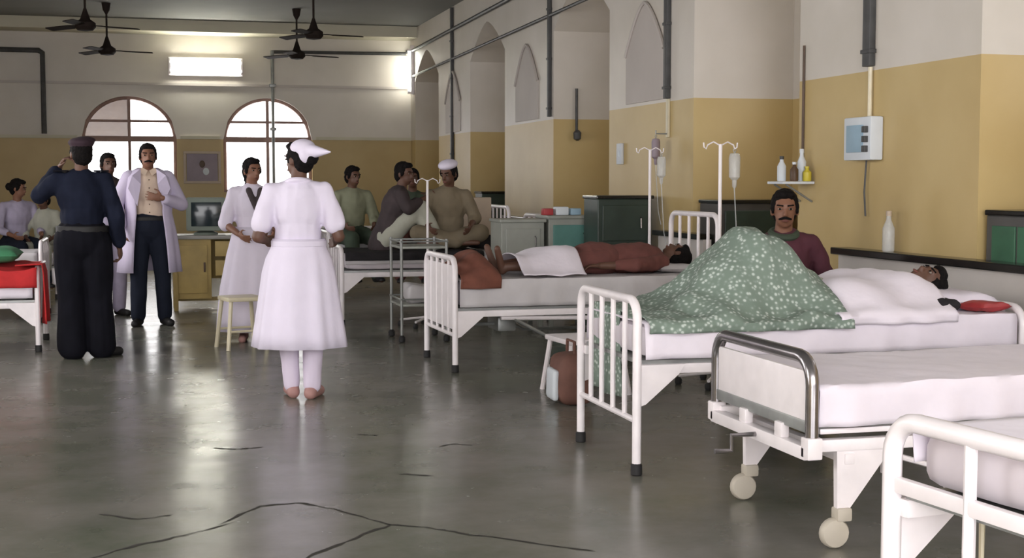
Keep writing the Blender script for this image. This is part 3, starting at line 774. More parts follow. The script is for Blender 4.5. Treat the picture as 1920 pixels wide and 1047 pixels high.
def body_mesh(J, voxel=.008, ratio=.5):
    s = J['s']; mb = MB(); torso_prims(mb, J)
    x, f, u = head_frame(J); H = J['head']; fr = (x, f, u)
    mb.capsule(J['neck'] - (J['neck'] - J['chest']) * .1, .056 * s, H - u * .05 * s - f * .012 * s, .05 * s)
    mb.ell(H + u * .02 * s - f * .012 * s, (.074 * s, .094 * s, .092 * s), fr)
    mb.ell(H - u * .045 * s + f * .022 * s, (.056 * s, .062 * s, .066 * s), fr)
    mb.ell(H - u * .088 * s + f * .05 * s, (.024 * s, .022 * s, .02 * s), fr, 10, 6)
    mb.capsule(H + u * .012 * s + f * .078 * s, .009 * s, H - u * .024 * s + f * .096 * s, .014 * s, 8)
    mb.ell(H - u * .028 * s + f * .09 * s, (.019 * s, .012 * s, .01 * s), fr, 10, 6)
    mb.ell(H - u * .06 * s + f * .078 * s, (.026 * s, .014 * s, .012 * s), fr, 10, 6)
    mb.ell(H + u * .03 * s + f * .07 * s, (.052 * s, .018 * s, .014 * s), fr, 12, 6)
    for sg in (-1, 1): mb.ell(H + x * sg * .076 * s - f * .008 * s - u * .012 * s, (.010 * s, .02 * s, .032 * s), fr, 8, 6)
    for k, sg in (('R', -1), ('L', 1)):
        mb.capsule(J['sh' + k], .05 * s, J['el' + k], .04 * s); mb.capsule(J['el' + k], .041 * s, J['wr' + k], .027 * s)
        d = J.get('hd' + k, J['wr' + k] - J['el' + k]); n = J.get('hn' + k, V((-sg, -.3, .1)))
        hand(mb, J['wr' + k], d, n, s, J.get('hs' + k, 1 if k == 'R' else -1), J.get('curl', .35))
        mb.capsule(J['hip' + k], .086 * s, J['kn' + k], .056 * s)
        mid = J['kn' + k].lerp(J['an' + k], .3)
        mb.capsule(J['kn' + k], .055 * s, mid, .056 * s); mb.capsule(mid, .056 * s, J['an' + k], .036 * s)
        tv = J['toe' + k]; a = J['an' + k]; sh = (a - J['kn' + k]).normalized()
        heel = a + sh * .04 * s - tv * .03 * s; toe = a + sh * .05 * s + tv * .16 * s
        mb.capsule(a, .036 * s, heel, .034 * s); mb.capsule(heel, .033 * s, toe, .026 * s)
    return remeshed(mb, 'body', voxel, 4, ratio)

def shirt_mesh(J, g=.018, sleeve=1.0, name='shirt', voxel=.011, hem=0.0, cuff=.012, fold=.011):
    s = J['s']; mb = MB(); torso_prims(mb, J, g)
    if hem:
        d = (J['pel'] - J['chest']).normalized(); X, Y, Z = frame(-d, J['shL'] - J['shR'])
        mb.ell(J['pel'] + d * hem * .5, ((.165 + g) * s, (.118 + g) * s, (.1 + hem) * s), (X, Y, Z))
    for k in 'RL':
        sh, el, wr = J['sh' + k], J['el' + k], J['wr' + k]
        a = min(1, sleeve * 2)
        e = sh.lerp(el, a); mb.capsule(sh, .052 * s + g * .5, e, .046 * s + cuff)
        if sleeve > .5:
            mb.capsule(el, .049 * s + cuff, el.lerp(wr, (sleeve - .5) * 2 * .93), .034 * s + cuff)
    me = remeshed(mb, name, voxel, 4, .6)
    return ruffle(me, (10, fold), (24, fold * .7), stretch=.45)

def trousers_mesh(J, g=.02, name='trousers', length=.97, flare=.0, voxel=.011):
    s = J['s']; mb = MB(); X, Y, Z = frame(J['chest'] - J['pel'], J['shL'] - J['shR'])
    mb.ell(J['pel'], ((.168 + g) * s, (.124 + g) * s, (.14 + g) * s), (X, Y, Z))
    for k in 'RL':
        kn, an = J['kn' + k], J['an' + k]
        mb.capsule(J['hip' + k], .09 * s + g, kn, .062 * s + g); mb.capsule(kn, .062 * s + g, kn.lerp(an, length), .05 * s + g + flare)
    me = remeshed(mb, name, voxel, 4, .6)
    return ruffle(me, (9, .008), (22, .004), stretch=.4)

def shell(rings, n=48, a0=0.0, a1=2 * PI, fold=0.0, nf=11, seed=0.0):
    """rings: (z, cx, cy, rx, ry, fold weight); angle 0 = back(+Y), going round"""
    closed = a1 - a0 > 6.28; R = []
    m_ = n if closed else n + 1
    for z, cx, cy, rx, ry, fw in rings:
        row = []
        for j in range(m_):
            a = a0 + (a1 - a0) * j / n
            k = 1 + fold * fw * (math.sin(nf * a + seed) + .6 * math.sin((nf * 1.7) * a + seed * 2 + z * 2))
            row.append(V((cx + math.sin(a) * rx * k, cy + math.cos(a) * ry * k, z)))
        R.append(row)
    return MB().rings(R, False, closed)

def face(root, J, brow=True, mous=False, beard=False):
    s = J['s']; x, f, u = head_frame(J); H = J['head']; fr = (x, f, u)
    for sg in (-1, 1):
        e = MB().ell(H + x * sg * .032 * s + f * .076 * s + u * .008 * s, (.013 * s, .0085 * s, .006 * s), fr, 10, 6).build('eye', 'eyewhite', root)
        MB().ell(H + x * sg * .032 * s + f * .0825 * s + u * .008 * s, (.0068 * s, .0045 * s, .0062 * s), fr, 8, 6).build('iris', 'iris', e)
        if brow: MB().capsule(H + x * sg * .016 * s + f * .088 * s + u * .028 * s, .005 * s, H + x * sg * .048 * s + f * .076 * s + u * .031 * s, .004 * s, 8).build('eyebrow', 'hair', root)
    MB().ell(H - u * .062 * s + f * .088 * s, (.024 * s, .008 * s, .007 * s), fr, 10, 6).build('mouth', 'lip', root)
    if mous:
        mb = MB()
        for sg in (-1, 1): mb.capsule(H - u * .043 * s + f * .095 * s + x * sg * .004 * s, .009 * s, H - u * .052 * s + f * .08 * s + x * sg * .034 * s, .006 * s, 8)
        mb.build('moustache', 'hair', root)

def hair_mesh(J, kind='short'):
    s = J['s']; x, f, u = head_frame(J); H = J['head']; fr = (x, f, u); mb = MB()
    mb.ell(H + u * .036 * s - f * .026 * s, (.083 * s, .094 * s, .092 * s), fr)
    mb.ell(H - u * .012 * s - f * .05 * s, (.078 * s, .06 * s, .085 * s), fr)
    mb.ell(H + u * .09 * s + f * .03 * s, (.06 * s, .05 * s, .03 * s), fr)
    for sg in (-1, 1): mb.ell(H + x * sg * .072 * s + u * .01 * s + f * .01 * s, (.012 * s, .028 * s, .04 * s), fr, 10, 6)
    if kind == 'bun':
        mb.ell(H - f * .12 * s + u * .0 * s, (.05 * s, .045 * s, .05 * s), fr)
    if kind == 'braid':
        for i in range(9): mb.ell(H - u * (.08 + .045 * i) * s - f * (.06 - .012 * min(i, 4)) * s + x * .03 * s, (.026 * s, .024 * s, .034 * s), fr, 10, 6)
    me = remeshed(mb, 'hair', .007, 2, .6)
    return ruffle(me, (60, .004))

def person(label, loc, rz, J, skin='skin', hairk='short', voxel=.008, mous=False, haircol='hair', showface=True):
    t = thing('person', label, 'person', loc, rz)
    link('body', body_mesh(J, voxel), skin, t, True, 0, 180)
    if hairk: link('hair', hair_mesh(J, hairk), haircol, t, True, 0, 180)
    if showface: face(t, J, True, mous)
    return t

def shoes(t, J, m='shoe'):
    s = J['s']
    for k in 'RL':
        a = J['an' + k]; tv = J['toe' + k]; sh = (a - J['kn' + k]).normalized(); mb = MB()
        heel = a + sh * .042 * s - tv * .035 * s; toe = a + sh * .05 * s + tv * .17 * s
        mb.capsule(heel, .042 * s, toe, .037 * s); mb.capsule(a, .043 * s, heel, .043 * s)
        me = remeshed(mb, 'shoe', .008, 3, .5)
        zmin = (a + sh * .08 * s)
        for q in me.vertices:
            e = (q.co - zmin).dot(sh)
            if e > 0: q.co -= sh * e
        link('shoe', me, m, t, True, 0, 180)

# --- nurse seen from behind
J = stand(1.585); s = J['s']
for k, sg in (('R', -1), ('L', 1)):
    J['el' + k] = V((sg * .262, .05, 1.075)) * s; J['wr' + k] = V((sg * .235, -.17, 1.04)) * s; J['hn' + k] = V((-sg, 0, .2))
J['anR'] = V((-.075, .0, .08)) * s; J['anL'] = V((.06, -.06, .08)) * s; J['knR'] = V((-.09, 0, .48)) * s; J['knL'] = V((.085, -.03, .48)) * s
J['hf'] = V((.75, -.66, -.08)); J['hu'] = V((0, 0, 1))
t = person('nurse in white dress and cap standing with her back to the camera', (.9, 8.55, 0), PI - .18, J, 'skin_dark', 'bun')
me = shirt_mesh(J, .022, .36, 'dress_bodice', cuff=.024); link('dress_bodice', me, 'nurse', t, True, 0, 180)
shell([(1.06 * s, 0, .005, .158, .125, 0), (1.0 * s, 0, .0, .168, .135, .2), (.93 * s, 0, 0, .198, .155, .4), (.84 * s, 0, .005, .218, .172, .7), (.6 * s, 0, .005, .25, .20, 1), (.46 * s, 0, .005, .27, .22, 1.1), (.35 * s, 0, .005, .285, .232, 1.2)], 72, fold=.036, nf=9).build('dress_skirt', 'nurse', t, True, .006, 180)
MB().lathe([(.164, -.02), (.17, -.015), (.17, .015), (.164, .02)], (0, 0, 0), 40).build('belt', 'nurse', t) ; _b = [o for o in t.children if o.name.startswith('belt')][0]
_b.scale = (1, .8, 1); _b.location = (0, .004, 1.03 * s)
mb = MB(); mb.tube([J['neck'] + V((math.sin(a) * .068, math.cos(a) * .062 - .004, -.005 + .02 * math.cos(a))) for a in [i * PI / 12 - PI * .9 for i in range(0, 22)]], .017, 8); mb.build('collar', 'nurse', t)
link('stockings', trousers_mesh(J, .008, 'stockings', .98, 0, .009), 'stocking', t, True, 0, 180)
shoes(t, J, 'sandal')
x, f, u = head_frame(J); H = J['head']
mb = MB(); mb.ell(H + u * .07 * s - f * .05 * s, (.088 * s, .085 * s, .062 * s), (x, f, u)); mb.ell(H + u * .02 * s - f * .1 * s, (.078 * s, .05 * s, .062 * s), (x, f, u))
mb.capsule(H + u * .045 * s - f * .1 * s, .062 * s, H + u * .022 * s - f * .30 * s, .008 * s, 14, (x, .9))
link('nurse_cap', remeshed(mb, 'nurse_cap', .009, 4), 'nurse', t, True, 0, 180)

# --- second nurse facing the camera
J = stand(1.535); s = J['s']
for k, sg in (('R', -1), ('L', 1)):
    J['el' + k] = V((sg * .25, .03, 1.09)) * s; J['wr' + k] = V((sg * .16, -.17, 1.0)) * s; J['hn' + k] = V((-sg, 0, .2))
J['hf'] = V((.3, -.95, -.05))
t = person('woman in long white dress facing the camera beside the stool', (.86, 11.8, 0), .1, J, 'skin', 'braid')
link('dress_bodice', shirt_mesh(J, .022, .55, 'dress_bodice', cuff=.02), 'nurse', t, True, 0, 180)
shell([(1.06 * s, 0, .005, .155, .12, 0), (.95 * s, 0, 0, .185, .15, .4), (.8 * s, 0, 0, .22, .175, .8), (.5 * s, 0, 0, .275, .21, 1), (.25 * s, 0, 0, .30, .24, 1.2), (.1 * s, 0, 0, .31, .25, 1.3)], 72, fold=.025, nf=10, seed=1).build('dress_skirt', 'nurse', t, True, .006, 180)
mb = MB(); mb.capsule(V((-.05, -.09, 1.40)) * s, .03 * s, V((.01, -.155, 1.22)) * s, .024 * s); mb.capsule(V((.06, -.09, 1.40)) * s, .03 * s, V((.015, -.155, 1.24)) * s, .024 * s); mb.capsule(V((.012, -.152, 1.24)) * s, .026 * s, V((.01, -.15, 1.06)) * s, .022 * s)
link('scarf', remeshed(mb, 'scarf', .009, 3), 'darkshirt', t, True, 0, 180)
shoes(t, J, 'sandal')

# --- doctor in open coat
J = stand(1.69); s = J['s']
J['elL'] = V((.30, .03, 1.13)) * s; J['wrL'] = V((.12, -.17, 1.19)) * s; J['hdL'] = V((-1, -.15, .15)); J['hnL'] = V((0, 1, .1))
J['elR'] = V((-.29, .02, 1.14)) * s; J['wrR'] = V((-.25, -.12, .92)) * s
J['anL'] = V((.13, .02, .08)) * s; J['anR'] = V((-.11, .0, .08)) * s; J['knL'] = V((.115, -.01, .49)) * s; J['knR'] = V((-.105, -.02, .49)) * s
t = person('man with moustache in an open white coat, beige shirt and dark trousers', (.02, 13.3, 0), .05, J, 'skin', 'short', mous=True)
link('shirt', shirt_mesh(J, .014, .3, 'shirt'), 'tanshirt', t, True, 0, 180)
link('trousers', trousers_mesh(J, .018), 'navy', t, True, 0, 180)
MB().lathe([(.166, -.02), (.172, -.014), (.172, .014), (.166, .02)], (0, 0, 0), 40).build('belt', 'shoe', t)
_b = [o for o in t.children if o.name.startswith('belt')][0]; _b.location = (0, 0, 1.0 * s); _b.scale = (1.02, .76, 1)
for k in range(5): MB().ell((.0, -.128 - .006 * (k in (2, 3)), (1.36 - .075 * k) * s), (.006, .004, .006), None, 8, 6).build('button', 'darkwood', t)
for sg in (-1, 1): MB().add([V((sg * .008, -.075, 1.445)) * s, V((sg * .062, -.055, 1.475)) * s, V((sg * .075, -.08, 1.43)) * s, V((sg * .03, -.112, 1.395)) * s], [(0, 1, 2, 3)]).build('shirt_collar', 'tanshirt', t, False, .01)
g = .6
coat = shell([(1.47 * s, 0, .03, .09, .075, 0), (1.44 * s, 0, .025, .15, .10, 0), (1.38 * s, 0, .015, .21, .135, 0), (1.25 * s, 0, .01, .215, .155, .2), (1.05 * s, 0, .01, .205, .15, .4), (.9 * s, 0, .005, .235, .175, .7), (.7 * s, 0, .005, .265, .19, 1), (.5 * s, 0, .01, .285, .205, 1.2)], 64, -PI + g, PI - g, .022, 8, .6)
coat.build('coat', 'coat', t, True, .008, 180)
mb = MB()
for k in 'RL': mb.capsule(J['sh' + k], .08, J['el' + k], .064); mb.capsule(J['el' + k], .064, J['el' + k].lerp(J['wr' + k], .86), .05)
link('coat_sleeves', remeshed(mb, 'coat_sleeves', .011, 4), 'coat', t, True, 0, 180)
for sg in (-1, 1):
    mb = MB().add([V((sg * .07, -.07, 1.46)) * s, V((sg * .15, -.145, 1.40)) * s, V((sg * .19, -.15, 1.28)) * s, V((sg * .11, -.165, 1.12)) * s, V((sg * .075, -.15, 1.32)) * s], [(0, 1, 2, 3, 4)])
    mb.build('lapel', 'coat', t, False, .008)
shoes(t, J)

# --- person half hidden behind the doctor
J = stand(1.62); J['elR'] = V((-.24, .02, 1.05)); J['wrR'] = V((-.24, -.04, .82))
t = person('dark haired person half hidden behind the man in the white coat', (-.36, 14.35, 0), .3, J, 'skin_dark', 'short', voxel=.01)
link('shirt', shirt_mesh(J, .02, .6, 'shirt', .013), 'darkshirt', t, True, 0, 180)
link('trousers', trousers_mesh(J, .02, voxel=.013), 'violet', t, True, 0, 180); shoes(t, J)

# --- police officer from behind, hand to ear
J = stand(1.665); s = J['s']
J['elL'] = V((.315, -.04, 1.26)) * s; J['wrL'] = V((.17, -.11, 1.47)) * s; J['hdL'] = V((-.5, .25, .75)); J['hnL'] = V((-1, .1, -.4)); J['curl'] = .7
J['elR'] = V((-.25, .03, 1.1)) * s; J['wrR'] = V((-.27, -.03, .86)) * s
J['anR'] = V((-.12, -.02, .08)) * s; J['knR'] = V((-.11, -.03, .49)) * s; J['toeR'] = V((-.75, -.66, 0)).normalized()
J['hf'] = V((.25, -.95, 0))
t = person('police officer in dark navy uniform and cap, seen from behind', (-.47, 10.95, 0), PI, J, 'skin_dark', 'short')
link('uniform_shirt', shirt_mesh(J, .03, .95, 'uniform_shirt', cuff=.02), 'police', t, True, 0, 180)
link('trousers', trousers_mesh(J, .042, flare=.02), 'policet', t, True, 0, 180)
MB().lathe([(.188, -.025), (.194, -.018), (.194, .018), (.188, .025)], (0, 0, 0), 40).build('belt', 'shoe', t)
_b = [o for o in t.children if o.name.startswith('belt')][0]; _b.location = (0, 0, 1.0 * s); _b.scale = (1, .78, 1)
for sg in (-1, 1): MB().rbox((sg * .145 - .055, -.035, 0), (sg * .145 + .055, .065, .012), .005).build('shoulder_strap', 'policet', t)
for o in [o for o in t.children if o.name.startswith('shoulder_strap')]: o.location = (0, 0, 1.44 * s)
x, f, u = head_frame(J); H = J['head']; mb = MB()
mb.ell(H + u * .085 * s - f * .015 * s, (.1 * s, .118 * s, .042 * s), (x, f, u)); mb.ell(H + u * .055 * s - f * .018 * s, (.084 * s, .1 * s, .036 * s), (x, f, u)); mb.ell(H + u * .105 * s + x * .03 * s, (.085 * s, .085 * s, .03 * s), (x, f, u))
link('police_cap', remeshed(mb, 'police_cap', .009, 3), mat('dark_maroon_cap_cloth', s2l(52, 34, 44), .85, var=.15), t, True, 0, 180)
MB().ell(H + u * .048 * s + f * .1 * s, (.065 * s, .045 * s, .01 * s), (x, f, u)).build('cap_peak', 'shoe', t)
shoes(t, J)

# --- seated man in maroon shirt behind the second bed
J = sit(1.7, .44, .1, .07)
x0 = V((.0, 0, 0))
J['elL'] = V((.30, -.02, .74)); J['wrL'] = V((.27, -.22, .68)); J['elR'] = V((-.27, -.1, .74)); J['wrR'] = V((-.12, -.34, .72))
J['hf'] = V((-.15, -.98, -.05))
t = person('man in maroon shirt sitting on a stool behind the green print blanket', (3.74, 7.78, 0), -.25, J, 'skin', 'short', mous=True)
link('shirt', shirt_mesh(J, .022, .7, 'shirt', cuff=.016), 'maroon', t, True, 0, 180)
link('trousers', trousers_mesh(J, .02), 'navy', t, True, 0, 180); shoes(t, J)
mb = MB(); mb.tube([J['neck'] + V((math.sin(a) * .075, math.cos(a) * .07 - .01, -.0 + .022 * math.cos(a))) for a in [i * 2 * PI / 20 for i in range(21)]], .022, 8)
mb.build('neck_scarf', 'darkgreen', t)
stool('cream stool under the man in the maroon shirt', 3.74, 7.80, .44, .16)

# --- people on the bed with the dark blanket
drape(.03, 1.35, .92, .672, .07, None, 30, 16, .01, 4, 1.0, .012).build('dark_blanket', 'darkcloth', None, True, .006, 60)
o = bpy.data.objects['dark_blanket']; o.location = b4.location; o['label'] = 'dark blanket spread over the bed under the seated people'; o['category'] = 'blanket'

J = sit(1.68, .68, .1, .06)
for k, sg in (('R', -1), ('L', 1)):
    J['kn' + k] = V((sg * .30, -.28, .84)); J['an' + k] = V((-sg * .06, -.33, .76)); J['toe' + k] = V((-sg, -.1, 0)); J['el' + k] = V((sg * .26, -.1, .98)); J['wr' + k] = V((sg * .2, -.3, .90))
J['hf'] = V((-.55, -.8, -.25))
t = person('man in khaki shirt and white cap sitting on the bed', (2.86, 13.35, 0), -.15, J, 'skin_dark', 'short', voxel=.009)
link('shirt', shirt_mesh(J, .024, .7, 'shirt', .012, cuff=.018), 'khaki', t, True, 0, 180)
link('trousers', trousers_mesh(J, .025, voxel=.013), 'khaki', t, True, 0, 180)
x, f, u = head_frame(J); H = J['head']
mb = MB(); mb.ell(H + u * .088 - f * .016, (.095, .112, .052), (x, f, u)); link('white_cap', remeshed(mb, 'white_cap', .009, 3), 'nurse', t, True, 0, 180)

J = sit(1.62, .68, .1, .1)
for k, sg in (('R', -1), ('L', 1)):
    J['kn' + k] = V((sg * .1, -.34, 1.09)); J['an' + k] = V((sg * .1, -.47, .75)); J['toe' + k] = V((0, -1, 0)); J['el' + k] = V((sg * .22, -.22, 1.08)); J['wr' + k] = V((sg * .06, -.40, 1.18))
J['hf'] = V((-.55, -.8, -.1))
t = person('man in dark shirt sitting on the bed with pale raised knees', (2.24, 13.35, 0), PI / 2 - .15, J, 'skin_dark', 'short', voxel=.009)
link('shirt', shirt_mesh(J, .036, .8, 'shirt', .012, cuff=.018, hem=.10), 'darkshirt', t, True, 0, 180)
link('trousers', trousers_mesh(J, .018, voxel=.013, flare=.04), 'palecloth', t, True, 0, 180)

J = sit(1.62, .66, .1, .05); J['hf'] = V((.3, -.95, -.1))
for k in 'RL': J['an' + k] = J['kn' + k] + V((0, -.05, -.4))
t = person('person in pale green shirt sitting on the bed behind the dark shirted man', (2.16, 15.2, 0), .2, J, 'skin_dark', 'short', voxel=.01)
link('shirt', shirt_mesh(J, .03, .8, 'shirt', .013, cuff=.02), 'palegreen', t, True, 0, 180)
link('trousers', trousers_mesh(J, .025, voxel=.014), 'darkgreen', t, True, 0, 180); shoes(t, J)
J = sit(1.58, .64, .1, .05)
for k in 'RL': J['an' + k] = J['kn' + k] + V((0, -.05, -.4))
t = person('slim person in dark green sitting between the dark shirted man and the white capped man', (2.86, 15.2, 0), -.2, J, 'skin_dark', 'short', voxel=.01)
link('shirt', shirt_mesh(J, .016, .8, 'shirt', .013), 'darkgreen', t, True, 0, 180)
link('trousers', trousers_mesh(J, .02, voxel=.014), 'brownred', t, True, 0, 180); shoes(t, J)

# --- people on the left
J = sit(1.55, .525, .1, .04)
for k in 'RL': J['an' + k] = J['kn' + k] + V((0, -.05, -.4))
J['hf'] = V((.7, -.7, -.2))
t = person('dark haired person in pale violet sitting beyond the red blanket bed', (-1.46, 16.9, 0), .5, J, 'skin', 'bun', voxel=.01)
link('shirt', shirt_mesh(J, .024, .8, 'shirt', .013), 'violet', t, True, 0, 180)
link('trousers', trousers_mesh(J, .025, voxel=.014), 'navy', t, True, 0, 180); shoes(t, J)
J = sit(1.4, .525, .09, .04); J['hf'] = V((-.5, -.85, -.2))
for k in 'RL': J['an' + k] = J['kn' + k] + V((0, -.05, -.4))
for k in J:
    if isinstance(J[k], V) and k[:2] in ('el', 'wr', 'sh', 'ch', 'ne', 'he', 'pe', 'hi', 'kn', 'an') and len(k) > 2: J[k] = V((J[k].x * .85, J[k].y * .85, .525 + (J[k].z - .525) * .82))
t = person('small person in cream clothes sitting left of the police officer', (-1.14, 16.95, 0), -.2, J, 'skin_dark', 'short', voxel=.01)
link('shirt', shirt_mesh(J, .02, .8, 'shirt', .013), 'palecloth', t, True, 0, 180)
link('trousers', trousers_mesh(J, .02, voxel=.014), 'palecloth', t, True, 0, 180); shoes(t, J)

# --- patient of the second bed (bed coordinates: head towards +X)
def lie(h, z, x_head, knee=None):
    """on the back, head to +X; x_head = crown of the head"""
    s = h / 1.7; J = {}
    X = lambda d: x_head - d * s
    J['head'] = V((X(.11), 0, z + .13)); J['neck'] = V((X(.26), 0, z + .09)); J['chest'] = V((X(.44), 0, z + .11)); J['pel'] = V((X(.77), 0, z + .11))
    for k, sg in (('R', 1), ('L', -1)):
        J['sh' + k] = V((X(.31), sg * .17, z + .09)); J['el' + k] = V((X(.58), sg * .25, z + .06)); J['wr' + k] = V((X(.78), sg * .16, z + .17))
        J['hd' + k] = V((-.6, -sg * .8, 0)); J['hn' + k] = V((0, 0, -1))
        J['hip' + k] = V((X(.8), sg * .09, z + .1)); J['kn' + k] = V((X(1.2), sg * .11, z + .09)); J['an' + k] = V((X(1.6), sg * .1, z + .07)); J['toe' + k] = V((-.25, sg * .3, 1)).normalized()
        if knee: J['kn' + k] = V((knee[0], sg * .12, knee[1])); J['an' + k] = V((knee[2], sg * .11, z + .07)); J['toe' + k] = V((-1, 0, .1)).normalized()
    J['s'] = s; J['hf'] = V((-.15, 0, 1)); J['hu'] = V((1, 0, .15)); return J

J = lie(1.62, .69, 1.82, (.76, .99, .57)); J['hf'] = V((-.2, -.35, .92)); 
for k in ('chest', 'pel', 'neck', 'shR', 'shL', 'elR', 'elL', 'hipR', 'hipL'): J[k].z -= .055
for k in ('wrR', 'wrL'): J[k].z -= .11; J[k].x += .12
t = person('patient lying with raised knees under the green print blanket', b2.location[:], 0, J, 'skin_dark', 'short')
link('shirt', shirt_mesh(J, .008, .8, 'shirt', fold=.004), 'palecloth', t, True, 0, 180)
link('trousers', trousers_mesh(J, .004), 'palecloth', t, True, 0, 180)
pillow('white pillow under the head of the patient with the green print blanket', b2, 1.78, -.02, .692, h=.10)
def hump(pts, y, x, r, base):
    """height of capsule chain profile at x"""
    z = base
    for (xa, za, ra), (xb, zb_, rb) in zip(pts[:-1], pts[1:]):
        if min(xa, xb) - .001 <= x <= max(xa, xb) + .001:
            k = (x - xa) / (xb - xa) if abs(xb - xa) > 1e-6 else 0; z = max(z, za + (zb_ - za) * k)
    return z
PROF = [(.05, .0, 0), (.28, .05, 0), (.40, .13, 0), (.48, .21, 0), (.57, .31, 0), (.66, .385, 0), (.74, .405, 0), (.82, .38, 0), (.90, .30, 0), (.97, .23, 0), (1.04, .18, 0), (1.12, .15, 0)]
def hfb2(x, y):
    z = hump(PROF, 0, x, 0, 0); k = min(1, abs(y) / .40)
    w = math.exp(-(abs(y) / (.30 + .05 * math.sin(x * 6))) ** 4)
    return z * (w * .93 + .07 * (1 - k)) + (.010 * math.sin(x * 31 + y * 14) + .012 * math.sin(x * 13 - y * 22)) * (1 if z > .05 else .3)
o = drape(.05, 1.06, .86, .70, .05, hfb2, 64, 44, .016, 4, 2.0, .026, off=.035, endhang=.0).build('green_print_blanket', 'greenprint', None, True, .008, 70)
o.location = b2.location; tag(o, 'green blanket with small white print over raised knees', 'blanket')
o = drape(.0, .10, .40, .70, .0, lambda x, y: .02, 6, 16, .02, 4, 2.5, .01, endhang=.42, yc=.16).build('green_print_cloth', 'greenprint', None, True, .008, 70)
o.location = b2.location + V((-.0, 0, 0)); o.location.x += .055; tag(o, 'green print cloth hanging behind the bars of the foot frame', 'cloth')
def hfs(x, y):
    z = .155 * math.exp(-((x - 1.36) / .36) ** 4) * math.exp(-(abs(y) / .33) ** 4)
    return z + .018 * math.sin(x * 14 + y * 9) * math.exp(-(abs(y) / .4) ** 6)
o = drape(1.0, 1.62, .86, .715, .05, hfs, 44, 30, .014, 4, 5.0, .016, off=.03).build('white_cover_sheet', 'sheet', None, True, .006, 70)
o.location = b2.location; tag(o, 'crumpled white cover sheet over the lying patient beside the green blanket', 'sheet')
pillow('small red and dark cloth beside the pillow near the right edge', b2, 1.85, -.32, .70, 'redplastic', .11, .08, .05, .3, 'cloth', 'red_cloth')
pillow('black cloth bundle below the patient head near the red cloth', b2, 1.62, -.33, .70, 'darkcloth', .07, .05, .07, .3, 'cloth', 'black_cloth')

# --- patient of the third bed
J = lie(1.58, .645, 1.96); J['hf'] = V((-.1, .45, .9)); J['elR'] = V((1.42, .27, .72)); J['elL'] = V((1.42, -.27, .72)); J['wrL'] = V((1.15, -.24, .72)); J['wrR'] = V((1.12, .24, .72)); J['hdL'] = V((-1, 0, 0)); J['hdR'] = V((-1, 0, 0))
t = person('patient in brick red shirt lying flat on the third bed', b3.location[:], b3.rotation_euler[2], J, 'skin_dark', 'short')
link('shirt', shirt_mesh(J, .024, .75, 'shirt', hem=.12), 'brownred', t, True, 0, 180)
link('loincloth', trousers_mesh(J, .016, 'loincloth', .2), 'brownred', t, True, 0, 180)
def hf3(x, y): return (.20 if x > .9 else .14 + .06 * max(0, (x - .6) / .3)) * math.exp(-(abs(y) / .29) ** 4) + .006 * math.sin(18 * x + 7 * y)
o = drape(.52, .99, .8, .66, .0, hf3, 34, 30, .01, 4, 7.0, .012).build('white_wrap', 'sheet', None, True, .006, 70)
o.location = b3.location; o.rotation_euler = b3.rotation_euler; tag(o, 'white wrap cloth over the legs of the patient in brick red', 'cloth')
def hf3b(x, y): return (.165 * math.exp(-((x - .19) / .13) ** 2)) * math.exp(-(abs(y + .1) / .34) ** 4) + .014 * math.sin(24 * x + 9 * y) * math.sin(11 * y)
o = drape(.035, .33, .89, .668, .08, hf3b, 30, 34, .02, 5, 9.0, .03, off=.035).build('rust_blanket', 'redcloth', None, True, .008, 70)
o.location = b3.location; o.rotation_euler = b3.rotation_euler; tag(o, 'rust red blanket bunched at the foot of the third bed', 'blanket')
pillow('flat pale pillow under the head of the patient in brick red', b3, 1.8, 0, .65, 'sheet2', .17, .26, .07)

# left bed blankets
o = drape(.0, .9, .9, .61, .10, lambda x, y: .05 + .03 * math.sin(x * 9) * math.cos(y * 6), 30, 24, .014, 4, 4.0, .016, endhang=.0).build('red_blanket', 'scarlet', None, True, .01, 70)
o.location = l1.location; o.rotation_euler = (0, 0, PI); tag(o, 'bright red blanket lying on the bed at the left edge', 'blanket')
o = drape(.0, .2, .30, .66, .0, lambda x, y: .02, 8, 14, .02, 4, 4.4, .012, endhang=.46, yc=.30).build('red_cloth', 'scarlet', None, True, .01, 70)
o.location = l1.location + V((.04, 0, 0)); o.rotation_euler = (0, 0, PI); tag(o, 'red cloth hanging down the foot end of the left bed', 'cloth')
pillow('green folded cloth on the red blanket at the left edge', l1, .36, .12, .69, 'greencloth', .22, .30, .13, 0, 'cloth', 'green_cloth')

# ------------------------------------------------------------------ lockers, shelves and small things
t = locker('dark framed green locker at the right edge behind the black ledge', 4.43, 5.15, 6.12, 6.66, 1.185, 'lockgrey', 'green')
for y0, y1 in ((-.22, -.02), (.0, .21)): MB().rbox((-.368, y0, .86), (-.355, y1, 1.10), .004).build('side_panel', 'green', t, False)
locker('dark grey locker in the alcove behind the white barred headboard', 4.43, 5.05, 10.3, 10.72, 1.19, 'lockgrey', 'dkgreen')
locker('tall dark green locker behind the white drip stand pole', 3.80, 4.30, 11.5, 11.9, 1.215, 'dkgreen', 'dkgreen')
lk = locker('teal bedside locker with bright things on top', 3.50, 3.92, 12.0, 12.4, 1.03, 'lgrey', 'teal', 'lgrey')
locker('light grey bedside locker left of the teal one', 3.06, 3.46, 12.0, 12.4, 1.0, 'lgrey', 'lgrey', 'lgrey')
locker('dark locker far behind the white capped man', 4.42, 5.1, 18.4, 18.8, 1.2, 'dkgreen', 'dkgreen')
